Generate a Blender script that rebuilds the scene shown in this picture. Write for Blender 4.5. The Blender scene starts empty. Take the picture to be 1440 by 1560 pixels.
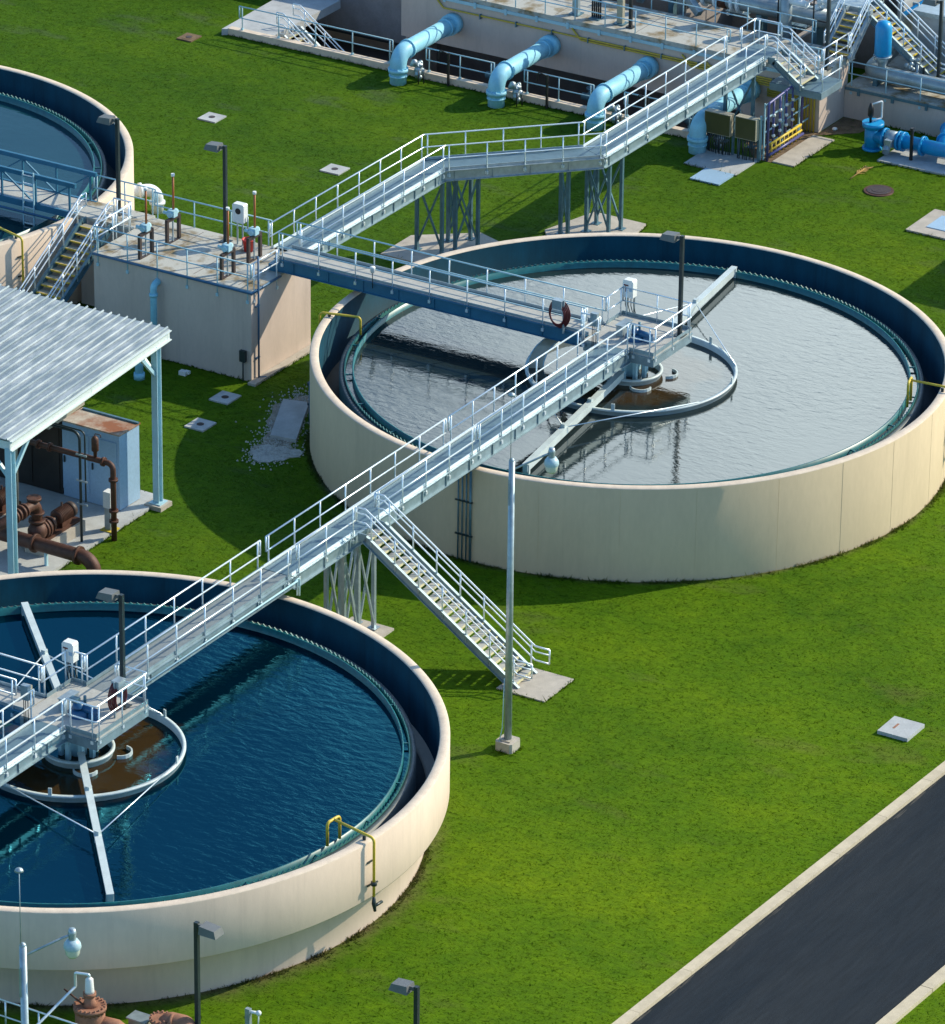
import bpy, math, random
import numpy as np
from mathutils import Vector, Matrix
random.seed(7)
rng = np.random.default_rng(7)
R = math.radians
SC = bpy.context.scene
COL = SC.collection

# ------------------------------------------------------------------ camera
cam_d = bpy.data.cameras.new("camera")
cam = bpy.data.objects.new("camera", cam_d)
COL.objects.link(cam)
SC.camera = cam
cam_d.sensor_fit = 'HORIZONTAL'
cam_d.sensor_width = 36.0
cam_d.lens = 8460.63 / 1440 * 36.0
cam_d.clip_start = 5.0
cam_d.clip_end = 3000.0
TH, PITCH, ROLL = R(58.9575), 0.4375954, 0.0117201
fw0 = Vector((math.sin(TH), math.cos(TH), 0))
r0 = Vector((math.cos(TH), -math.sin(TH), 0))
fwd = fw0 * math.cos(PITCH) + Vector((0, 0, -math.sin(PITCH)))
up0 = fw0 * math.sin(PITCH) + Vector((0, 0, math.cos(PITCH)))
rt = r0 * math.cos(ROLL) + up0 * math.sin(ROLL)
up = up0 * math.cos(ROLL) - r0 * math.sin(ROLL)
cam.matrix_world = Matrix(((rt.x, up.x, -fwd.x, -162.421), (rt.y, up.y, -fwd.y, -91.058),
                           (rt.z, up.z, -fwd.z, 84.205), (0, 0, 0, 1)))

# ------------------------------------------------------------------ light
SUN_AZ, SUN_EL = R(-36.5), R(34)
w = bpy.data.worlds.new("World")
SC.world = w
w.use_nodes = True
nt = w.node_tree
sky = nt.nodes.new("ShaderNodeTexSky")
sky.sky_type = 'NISHITA'
sky.sun_disc = False
sky.sun_elevation = SUN_EL
sky.sun_rotation = R(90) - SUN_AZ
sky.air_density = 1.0
sky.dust_density = 1.0
sky.ozone_density = 2.0
bg = nt.nodes["Background"]
bg.inputs[1].default_value = 0.14
# invented soft cloud in the unseen sky, added to brighten the tank water's reflection
tcw = nt.nodes.new("ShaderNodeTexCoord")
nz = nt.nodes.new("ShaderNodeVectorMath")
nz.operation = 'NORMALIZE'
nt.links.new(tcw.outputs['Generated'], nz.inputs[0])
dt = nt.nodes.new("ShaderNodeVectorMath")
dt.operation = 'DOT_PRODUCT'
nt.links.new(nz.outputs[0], dt.inputs[0])
ca, ce = R(90) - TH - R(4.6), R(22.8)
dt.inputs[1].default_value = (math.cos(ce) * math.cos(ca), math.cos(ce) * math.sin(ca), math.sin(ce))
cn = nt.nodes.new("ShaderNodeTexNoise")
cn.inputs['Scale'].default_value = 9.0
cn.inputs['Detail'].default_value = 5
nt.links.new(nz.outputs[0], cn.inputs[0])
cm = nt.nodes.new("ShaderNodeMapRange")
cm.interpolation_type = 'SMOOTHSTEP'
cm.inputs['From Min'].default_value = math.cos(R(7.8))
cm.inputs['From Max'].default_value = math.cos(R(1.5))
nt.links.new(dt.outputs['Value'], cm.inputs['Value'])
cq = nt.nodes.new("ShaderNodeMapRange")
cq.inputs['From Min'].default_value = .3
cq.inputs['From Max'].default_value = .7
cq.inputs['To Min'].default_value = .6
cq.inputs['To Max'].default_value = 1.0
nt.links.new(cn.outputs[0], cq.inputs['Value'])
ml = nt.nodes.new("ShaderNodeMath")
ml.operation = 'MULTIPLY'
nt.links.new(cm.outputs[0], ml.inputs[0])
nt.links.new(cq.outputs[0], ml.inputs[1])
cx = nt.nodes.new("ShaderNodeMix")
cx.data_type = 'RGBA'
nt.links.new(ml.outputs[0], cx.inputs['Factor'])
tn = nt.nodes.new("ShaderNodeMix")                                     # white balance of the sky light
tn.data_type = 'RGBA'
tn.blend_type = 'MULTIPLY'
tn.inputs['Factor'].default_value = 1.0
tn.inputs['B'].default_value = (.79, 1.0, 1.10, 1)
nt.links.new(sky.outputs[0], tn.inputs['A'])
nt.links.new(tn.outputs['Result'], cx.inputs['A'])
cx.inputs['B'].default_value = (19, 21.3, 21.8, 1)
nt.links.new(cx.outputs['Result'], bg.inputs[0])
sun_d = bpy.data.lights.new("sun", 'SUN')
sun_d.energy = 3.7
sun_d.angle = R(0.6)
sun_d.color = (1.0, 0.885, 0.68)
sun = bpy.data.objects.new("sun", sun_d)
COL.objects.link(sun)
sdir = Vector((math.cos(SUN_EL) * math.cos(SUN_AZ), math.cos(SUN_EL) * math.sin(SUN_AZ), math.sin(SUN_EL)))
sun.rotation_euler = sdir.to_track_quat('Z', 'Y').to_euler()
sun.location = sdir * 100
vs = SC.view_settings
vs.view_transform = 'Standard'
vs.look = 'None'
vs.exposure = 0.50
vs.gamma = 1.0
SC.cycles.max_bounces = 6
SC.cycles.use_denoising = True


# ------------------------------------------------------------------ materials
def mat(name, col, rough=.6, metal=0., var=.12, scale=1.5, bump=0., bscale=12., stretch=(1, 1, 1), col2=None, cov=.5,
        soft=.15, spec=.5, fine=.06, streak=0.):
    m = bpy.data.materials.new(name)
    m.use_nodes = True
    n, l = m.node_tree.nodes, m.node_tree.links
    b = n["Principled BSDF"]
    b.inputs['Roughness'].default_value = rough
    b.inputs['Metallic'].default_value = metal
    b.inputs['Specular IOR Level'].default_value = spec
    tc = n.new("ShaderNodeTexCoord")
    mp = n.new("ShaderNodeMapping")
    mp.inputs['Scale'].default_value = stretch
    geo = n.new("ShaderNodeNewGeometry")
    l.new(geo.outputs['Position'], mp.inputs[0])
    no = n.new("ShaderNodeTexNoise")
    no.inputs['Scale'].default_value = scale
    no.inputs['Detail'].default_value = 6
    no.inputs['Roughness'].default_value = .62
    l.new(mp.outputs[0], no.inputs[0])
    rmp = n.new("ShaderNodeValToRGB")
    c2 = col2
    if c2 is None:
        lo = [max(0, c * (1 - var)) for c in col]
        hi = [min(1, c * (1 + var)) for c in col]
        rmp.color_ramp.elements[0].position = .3
        rmp.color_ramp.elements[1].position = .7
    else:
        lo, hi = col, c2
        rmp.color_ramp.elements[0].position = max(0, cov - soft)
        rmp.color_ramp.elements[1].position = min(1, cov + soft)
    rmp.color_ramp.elements[0].color = (*lo, 1)
    rmp.color_ramp.elements[1].color = (*hi, 1)
    l.new(no.outputs[0], rmp.inputs[0])
    out = rmp.outputs[0]
    if fine:
        n2 = n.new("ShaderNodeTexNoise")
        n2.inputs['Scale'].default_value = scale * 14
        n2.inputs['Detail'].default_value = 3
        l.new(mp.outputs[0], n2.inputs[0])
        mr = n.new("ShaderNodeMapRange")
        mr.inputs['From Min'].default_value = .3
        mr.inputs['From Max'].default_value = .7
        mr.inputs['To Min'].default_value = 1 - fine
        mr.inputs['To Max'].default_value = 1 + fine
        l.new(n2.outputs[0], mr.inputs[0])
        mx = n.new("ShaderNodeVectorMath")
        mx.operation = 'SCALE'
        l.new(out, mx.inputs[0])
        l.new(mr.outputs[0], mx.inputs['Scale'])
        out = mx.outputs[0]
    if streak:                                                         # drip streaks and dirt washed down the face
        m3 = n.new("ShaderNodeMapping")
        m3.inputs['Scale'].default_value = (2.6, 2.6, .10)
        l.new(geo.outputs['Position'], m3.inputs[0])
        n3 = n.new("ShaderNodeTexNoise")
        n3.inputs['Scale'].default_value = 1.0
        n3.inputs['Detail'].default_value = 8
        n3.inputs['Roughness'].default_value = .7
        l.new(m3.outputs[0], n3.inputs[0])
        r3 = n.new("ShaderNodeMapRange")
        r3.inputs['From Min'].default_value = .54
        r3.inputs['From Max'].default_value = .78
        r3.inputs['To Min'].default_value = 1.0
        r3.inputs['To Max'].default_value = 1 - streak
        l.new(n3.outputs[0], r3.inputs[0])
        x3 = n.new("ShaderNodeVectorMath")
        x3.operation = 'SCALE'
        l.new(out, x3.inputs[0])
        l.new(r3.outputs[0], x3.inputs['Scale'])
        out = x3.outputs[0]
    l.new(out, b.inputs['Base Color'])
    if bump:
        nb = n.new("ShaderNodeTexNoise")
        nb.inputs['Scale'].default_value = bscale
        nb.inputs['Detail'].default_value = 5
        l.new(mp.outputs[0], nb.inputs[0])
        bp = n.new("ShaderNodeBump")
        bp.inputs['Strength'].default_value = bump
        bp.inputs['Distance'].default_value = .05
        l.new(nb.outputs[0], bp.inputs['Height'])
        l.new(bp.outputs[0], b.inputs['Normal'])
    return m


def water_mat(name, base, ior, ripple, scale, rough=.04, base2=None, spread=.35, centre=None, tint=(1, 1, 1), gloss=0.):
    m = bpy.data.materials.new(name)
    m.use_nodes = True
    n, l = m.node_tree.nodes, m.node_tree.links
    b = n["Principled BSDF"]
    b.inputs['Roughness'].default_value = rough
    b.inputs['IOR'].default_value = ior
    b.inputs['Specular Tint'].default_value = (*tint, 1)
    geo = n.new("ShaderNodeNewGeometry")
    mp = n.new("ShaderNodeMapping")
    mp.inputs['Rotation'].default_value = (0, 0, R(28))
    mp.inputs['Scale'].default_value = (1.0, .45, 1)
    l.new(geo.outputs['Position'], mp.inputs[0])
    a = n.new("ShaderNodeTexNoise")
    a.inputs['Scale'].default_value = scale
    a.inputs['Detail'].default_value = 4
    a.inputs['Roughness'].default_value = .55
    a.inputs['Distortion'].default_value = .4
    l.new(mp.outputs[0], a.inputs[0])
    c = n.new("ShaderNodeTexNoise")
    c.inputs['Scale'].default_value = .10
    c.inputs['Detail'].default_value = 3
    l.new(geo.outputs['Position'], c.inputs[0])
    mr = n.new("ShaderNodeMapRange")
    mr.inputs['From Min'].default_value = .40
    mr.inputs['From Max'].default_value = .64
    mr.inputs['To Min'].default_value = spread
    mr.inputs['To Max'].default_value = 1.0
    l.new(c.outputs[0], mr.inputs[0])
    mu = n.new("ShaderNodeMath")
    mu.operation = 'MULTIPLY'
    l.new(a.outputs[0], mu.inputs[0])
    l.new(mr.outputs[0], mu.inputs[1])
    bp = n.new("ShaderNodeBump")
    bp.inputs['Strength'].default_value = ripple
    bp.inputs['Distance'].default_value = .12
    l.new(mu.outputs[0], bp.inputs['Height'])
    l.new(bp.outputs[0], b.inputs['Normal'])
    rp = n.new("ShaderNodeValToRGB")
    rp.color_ramp.elements[0].position = .3
    rp.color_ramp.elements[1].position = .7
    rp.color_ramp.elements[0].color = (*base, 1)
    rp.color_ramp.elements[1].color = (*(base2 or base), 1)
    c2 = n.new("ShaderNodeTexNoise")
    c2.inputs['Scale'].default_value = .35
    c2.inputs['Detail'].default_value = 5
    l.new(geo.outputs['Position'], c2.inputs[0])
    l.new(c2.outputs[0], rp.inputs[0])
    out = rp.outputs[0]
    if centre:                                                         # brown feedwell water, with the platform's dark reflection painted into its colour
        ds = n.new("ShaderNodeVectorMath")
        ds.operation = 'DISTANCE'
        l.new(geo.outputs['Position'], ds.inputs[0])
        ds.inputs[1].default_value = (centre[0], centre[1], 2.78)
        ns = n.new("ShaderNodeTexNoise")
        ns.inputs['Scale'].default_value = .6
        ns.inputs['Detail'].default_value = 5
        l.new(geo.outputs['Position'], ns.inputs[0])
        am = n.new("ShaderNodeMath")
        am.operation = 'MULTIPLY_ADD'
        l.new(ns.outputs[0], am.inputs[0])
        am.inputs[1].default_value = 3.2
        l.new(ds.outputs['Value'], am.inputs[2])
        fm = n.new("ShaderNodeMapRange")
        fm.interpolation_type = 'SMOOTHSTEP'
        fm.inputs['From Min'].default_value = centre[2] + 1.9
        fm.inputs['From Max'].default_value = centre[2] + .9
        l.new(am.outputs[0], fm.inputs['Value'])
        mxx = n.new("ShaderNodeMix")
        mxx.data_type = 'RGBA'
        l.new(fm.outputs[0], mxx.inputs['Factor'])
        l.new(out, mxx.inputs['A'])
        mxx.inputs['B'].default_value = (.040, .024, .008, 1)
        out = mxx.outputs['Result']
    l.new(out, b.inputs['Base Color'])
    if gloss:                                                          # coloured mirror-like surface over dark water
        df = n.new("ShaderNodeBsdfDiffuse")
        l.new(out, df.inputs['Color'])
        gl = n.new("ShaderNodeBsdfGlossy")
        gl.inputs['Color'].default_value = (*tint, 1)
        gl.inputs['Roughness'].default_value = rough
        l.new(bp.outputs[0], gl.inputs['Normal'])
        mz = n.new("ShaderNodeMixShader")
        mz.inputs[0].default_value = gloss
        l.new(df.outputs[0], mz.inputs[1])
        l.new(gl.outputs[0], mz.inputs[2])
        l.new(mz.outputs[0], n["Material Output"].inputs['Surface'])
    return m


def grass_mat():
    m = bpy.data.materials.new("lawn")
    m.use_nodes = True
    n, l = m.node_tree.nodes, m.node_tree.links
    b = n["Principled BSDF"]
    b.inputs['Roughness'].default_value = .9
    b.inputs['Specular IOR Level'].default_value = .1
    geo = n.new("ShaderNodeNewGeometry")

    def noise(s, d=6, st=None, rough=.6):
        t = n.new("ShaderNodeTexNoise")
        t.inputs['Scale'].default_value = s
        t.inputs['Detail'].default_value = d
        t.inputs['Roughness'].default_value = rough
        if st:
            mp = n.new("ShaderNodeMapping")
            mp.inputs['Rotation'].default_value = (0, 0, R(st[2]))
            mp.inputs['Scale'].default_value = (st[0], st[1], 1)
            l.new(geo.outputs['Position'], mp.inputs[0])
            l.new(mp.outputs[0], t.inputs[0])
        else:
            l.new(geo.outputs['Position'], t.inputs[0])
        return t.outputs[0]

    def ramp(f, stops):
        r = n.new("ShaderNodeValToRGB")
        e = r.color_ramp.elements
        while len(e) < len(stops):
            e.new(.5)
        for i, (p, c) in enumerate(stops):
            e[i].position = p
            e[i].color = (*c, 1)
        l.new(f, r.inputs[0])
        return r.outputs[0]

    def mix(f, a, c):
        x = n.new("ShaderNodeMix")
        x.data_type = 'RGBA'
        l.new(f, x.inputs['Factor'])
        l.new(a, x.inputs['A'])
        l.new(c, x.inputs['B'])
        return x.outputs['Result']
    big = ramp(noise(.13, 7, (1, .6, 35), .65), [(.32, GRASS[0]), (.5, GRASS[1]), (.66, GRASS[2])])
    mid = ramp(noise(.9, 6), [(.3, GRASS[3]), (.7, GRASS[4])])
    g = mix(ramp(noise(3.1, 3), [(.35, (.2,) * 3), (.65, (.6,) * 3)]), big, mid)
    wear = ramp(noise(.42, 5, (1, .5, 25), .6), [(.58, (0, 0, 0)), (.78, (.45,) * 3)])

    def near(c, r0, r1):                                               # bare earth ring at a tank foot
        d_ = n.new("ShaderNodeVectorMath")
        d_.operation = 'DISTANCE'
        l.new(geo.outputs['Position'], d_.inputs[0])
        d_.inputs[1].default_value = (*c, 0)
        q_ = n.new("ShaderNodeMapRange")
        q_.inputs['From Min'].default_value = r1
        q_.inputs['From Max'].default_value = r0
        l.new(d_.outputs['Value'], q_.inputs['Value'])
        a_ = n.new("ShaderNodeMath")
        a_.operation = 'MULTIPLY_ADD'
        l.new(noise(.9, 6, None, .65), a_.inputs[0])
        a_.inputs[1].default_value = 1.9
        a_.inputs[2].default_value = -1.15
        m_ = n.new("ShaderNodeMath")
        m_.operation = 'ADD'
        m_.use_clamp = True
        l.new(q_.outputs[0], m_.inputs[0])
        l.new(a_.outputs[0], m_.inputs[1])
        k_ = n.new("ShaderNodeMath")
        k_.operation = 'MULTIPLY'
        l.new(q_.outputs[0], k_.inputs[0])
        l.new(m_.outputs[0], k_.inputs[1])
        return k_.outputs[0]
    mxa = n.new("ShaderNodeMath")
    mxa.operation = 'MAXIMUM'
    l.new(near((-35.4, -.17), 11.0, 12.3), mxa.inputs[0])
    l.new(near((0, 0), 11.7, 12.2), mxa.inputs[1])
    mxb = n.new("ShaderNodeMath")
    mxb.operation = 'MAXIMUM'
    l.new(wear, mxb.inputs[0])
    l.new(mxa.outputs[0], mxb.inputs[1])
    soil = mxb.outputs[0]
    rgb = n.new("ShaderNodeRGB")
    rgb.outputs[0].default_value = (.125, .092, .038, 1)
    g = mix(soil, g, rgb.outputs[0])
    sp = n.new("ShaderNodeSeparateXYZ")                                # lawn tint grows darker and greener away from the road
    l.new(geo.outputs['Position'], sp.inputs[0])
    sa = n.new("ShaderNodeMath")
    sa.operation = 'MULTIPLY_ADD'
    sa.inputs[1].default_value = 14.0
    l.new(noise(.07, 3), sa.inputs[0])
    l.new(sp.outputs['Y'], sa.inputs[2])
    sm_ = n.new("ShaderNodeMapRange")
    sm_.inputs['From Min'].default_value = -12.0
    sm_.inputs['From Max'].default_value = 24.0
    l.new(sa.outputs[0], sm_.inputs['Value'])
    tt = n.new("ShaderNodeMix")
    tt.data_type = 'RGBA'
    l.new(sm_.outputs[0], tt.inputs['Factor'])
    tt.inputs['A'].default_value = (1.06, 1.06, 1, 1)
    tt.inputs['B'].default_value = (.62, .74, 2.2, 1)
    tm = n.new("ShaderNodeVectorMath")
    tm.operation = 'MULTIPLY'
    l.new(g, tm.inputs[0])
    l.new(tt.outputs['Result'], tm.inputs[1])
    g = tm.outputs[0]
    sc = n.new("ShaderNodeVectorMath")
    sc.operation = 'MULTIPLY'
    l.new(g, sc.inputs[0])
    l.new(ramp(noise(5.5, 9, (1, .4, 20), .82), [(.28, (.48,) * 3), (.5, (.98,) * 3), (.72, (1.36,) * 3)]), sc.inputs[1])
    l.new(sc.outputs[0], b.inputs['Base Color'])
    bp = n.new("ShaderNodeBump")
    bp.inputs['Strength'].default_value = .40
    bp.inputs['Distance'].default_value = .08
    l.new(noise(9, 7, (1, .4, 30), .8), bp.inputs['Height'])
    l.new(bp.outputs[0], b.inputs['Normal'])
    return m


GRASS = [(.036, .096, .001), (.078, .156, .001), (.140, .212, .001), (.046, .112, .001), (.112, .186, .001)]
M = {}
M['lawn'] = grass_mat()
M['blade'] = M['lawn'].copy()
_n, _l = M['blade'].node_tree.nodes, M['blade'].node_tree.links
_g = _n.new("ShaderNodeNewGeometry")
_a = _n.new("ShaderNodeVectorMath")
_a.operation = 'MULTIPLY_ADD'
_a.inputs[1].default_value = (.45, .45, .45)
_a.inputs[2].default_value = (0, 0, 1)
_l.new(_g.outputs['Normal'], _a.inputs[0])
_b = _n.new("ShaderNodeVectorMath")
_b.operation = 'NORMALIZE'
_l.new(_a.outputs[0], _b.inputs[0])
_l.new(_b.outputs[0], _n["Principled BSDF"].inputs['Normal'])
_tr = _n.new("ShaderNodeBsdfTranslucent")
_l.new(_n["Principled BSDF"].inputs['Base Color'].links[0].from_socket, _tr.inputs['Color'])
_ms = _n.new("ShaderNodeMixShader")
_ms.inputs[0].default_value = .45
_l.new(_n["Principled BSDF"].outputs[0], _ms.inputs[1])
_l.new(_tr.outputs[0], _ms.inputs[2])
_l.new(_ms.outputs[0], _n["Material Output"].inputs['Surface'])
M['cream'] = mat("cream_stucco", (.66, .53, .415), .85, streak=.13, var=.07, scale=.5, bump=.06, bscale=30, stretch=(1, 1, .35), fine=.025)
M['creamyellow'] = mat("yellowish_stucco", (.57, .455, .295), .85, streak=.10, var=.07, scale=.5, bump=.06, bscale=30, stretch=(1, 1, .35), fine=.025)
M['coping'] = mat("coping_concrete", (.64, .535, .42), .85, var=.12, scale=2.5, bump=.15, bscale=25)
M['pinkish'] = mat("pinkish_stucco", (.55, .455, .395), .85, streak=.16, var=.08, scale=.8, bump=.06, bscale=30, stretch=(1, 1, .35), fine=.03)
M['lining'] = mat("dark_lining", (.001, .042, .070), .6, spec=.12, streak=.45, var=.25, scale=1.2, stretch=(1, 1, .3))
M['weirwall'] = mat("wet_concrete", (.075, .095, .10), .5, var=.3, scale=3)
M['channel'] = mat("channel_floor", (.014, .022, .026), .4, var=.3)
M['teal'] = mat("teal_fibreglass", (.008, .13, .145), .35, var=.25, scale=4)
M['weir'] = mat("weir_plate", (.05, .20, .20), .45, var=.25, scale=5)
M["concrete"] = mat("concrete", (.42, .385, .33), .85, var=.18, scale=1.6, bump=.15, bscale=30)
M['stained'] = mat("stained_concrete", (.42, .42, .38), .85, var=.2, scale=1.1, col2=(.20, .15, .075), cov=.56, soft=.08, bump=.15)
M['bluecon'] = mat("cool_concrete", (.40, .42, .42), .85, var=.16, scale=1.6, bump=.12, bscale=30)
M['asphalt'] = mat("asphalt", (.010, .017, .025), .9, spec=.2, col2=(.022, .028, .034), cov=.54, soft=.16, scale=.55, stretch=(.12, 1, 1), bump=.25, bscale=60, fine=.15)
M['kerb'] = mat("kerb_concrete", (.54, .465, .33), .85, var=.14, scale=2, bump=.15, bscale=40)
M['rail'] = mat("aluminium_rail", (.80, .88, .92), .30, .55, var=.05, scale=4)
M['alum'] = mat("mill_aluminium", (.22, .31, .35), .45, .3, var=.2, scale=2.2, fine=.05)
M['bluealum'] = mat("shade_blue_aluminium", (.030, .15, .25), .45, .15, var=.14, scale=2)  # aluminium with the sky-blue of its shaded side put into the colour
M['grating'] = mat("walkway_grating", (.10, .175, .22), .55, .1, var=.12, scale=2.5, fine=.1)
M['greydeck'] = mat("grey_deck", (.19, .225, .235), .7, var=.14, scale=2.2, fine=.1)
M['plank'] = mat("pale_deck", (.40, .40, .37), .8, var=.12, scale=2.2, fine=.1)
M['galv'] = mat("galvanised_steel", (.34, .42, .46), .42, .5, var=.18, scale=4)
M['galvdark'] = mat("weathered_steel", (.10, .20, .25), .5, .4, var=.2, scale=4)
M['roof'] = mat("zinc_roof", (.235, .295, .325), .45, .25, var=.1, scale=1.5, stretch=(.55, 2.2, 1), col2=(.45, .50, .51), cov=.52, soft=.09)
M['eave'] = mat("pale_eave_paint", (.62, .70, .68), .45, var=.06)
M['paleblue'] = mat("pale_blue_paint", (.36, .57, .65), .45, var=.08, scale=2)
M['pipeblue'] = mat("light_blue_pipe_paint", (.26, .59, .74), .5, var=.14, scale=2.2, streak=.2)
M['sigblue'] = mat("bright_blue_pipe_paint", (.01, .30, .62), .35, var=.1, scale=1.5)
M['motor'] = mat("blue_gearbox_paint", (.012, .085, .20), .35, var=.12)
M['cabblue'] = mat("cabinet_blue", (.30, .46, .62), .4, var=.05, scale=1)
M['rustytop'] = mat("rusting_sheet", (.50, .46, .38), .7, scale=.7, col2=(.26, .09, .03), cov=.5, soft=.09)
M['rust'] = mat("rust_brown_iron", (.085, .034, .020), .6, .1, var=.35, scale=5, bump=.2, bscale=40)
M['rustlight'] = mat("faded_rust_iron", (.30, .14, .085), .75, var=.25, scale=5, bump=.2, bscale=40)
M['darkpanel'] = mat("dark_panel", (.030, .026, .022), .35, var=.4, scale=.8)
M['black'] = mat("black_paint", (.012, .014, .016), .45, var=.2)
M['darkpost'] = mat("dark_bronze_post", (.020, .032, .036), .4, var=.2)
M['lamp'] = mat("lamp_housing", (.14, .15, .15), .5, var=.15)
M['yellow'] = mat("yellow_paint", (.62, .46, .045), .45, var=.12, scale=3)
M['palenose'] = mat("faded_yellow_nosing", (.60, .55, .32), .6, var=.1)
M['conduit'] = mat("yellow_conduit", (.50, .36, .04), .5, var=.12, scale=3)
M['orange'] = mat("orange_tube", (.38, .11, .025), .5, var=.15)
M['white'] = mat("white_enamel", (.72, .74, .72), .4, var=.06)
M['whitepipe'] = mat("white_pipe", (.70, .76, .78), .4, var=.05)
M['red'] = mat("red_plastic", (.55, .03, .02), .45)
M['purple'] = mat("purple_pipe", (.07, .075, .24), .4, var=.12)
M['deepblue'] = mat("deep_blue_conduit", (.025, .11, .22), .45, var=.12)
M['hose'] = mat("maroon_hose", (.12, .012, .014), .45, var=.15)
M['olive'] = mat("olive_panel", (.060, .060, .018), .45, var=.12, scale=1.5)
M['khaki'] = mat("khaki_sheet", (.36, .34, .26), .5, var=.1)
M['scum'] = mat("scum_trough", (.42, .40, .31), .5, var=.15, scale=3)
M['beam'] = mat("pale_painted_beam", (.50, .58, .58), .45, var=.12, scale=2)
M['gravel'] = mat("white_gravel", (.44, .44, .41), .95, var=.25, scale=5, bump=.3, bscale=25, fine=.12)
M['grit'] = mat("road_grit", (.045, .045, .043), .95, var=.3, scale=3)
M['palesoil'] = mat("pale_sandy_soil", (.27, .245, .20), .95, var=.3, scale=3, bump=.4, bscale=25, fine=.15)
M['soil'] = mat("bare_soil", (.15, .10, .055), .95, var=.4, scale=3, bump=.6, bscale=25, fine=.3)
M['iron'] = mat("cast_iron_lid", (.050, .034, .030), .55, var=.25, scale=6)
M['globe'] = mat("globe_housing", (.40, .56, .63), .4, var=.08)
M['glass'] = mat("lamp_glass", (.62, .68, .62), .15, var=.05)
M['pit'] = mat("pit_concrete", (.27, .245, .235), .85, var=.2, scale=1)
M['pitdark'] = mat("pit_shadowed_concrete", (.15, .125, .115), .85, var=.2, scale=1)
M['straw'] = mat("dry_frond", (.40, .25, .07), .8)
M['steel'] = mat("steel_pipe", (.30, .36, .38), .38, .45, var=.2, scale=1.5)
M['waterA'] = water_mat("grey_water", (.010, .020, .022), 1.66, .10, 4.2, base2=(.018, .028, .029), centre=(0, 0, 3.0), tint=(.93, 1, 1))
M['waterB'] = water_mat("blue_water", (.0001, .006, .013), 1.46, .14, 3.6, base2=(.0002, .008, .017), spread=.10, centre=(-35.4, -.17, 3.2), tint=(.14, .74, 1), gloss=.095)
M['waterC'] = water_mat("teal_water", (.006, .040, .055), 1.40, .10, 3.4, base2=(.009, .048, .064), tint=(.5, .95, 1))


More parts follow.
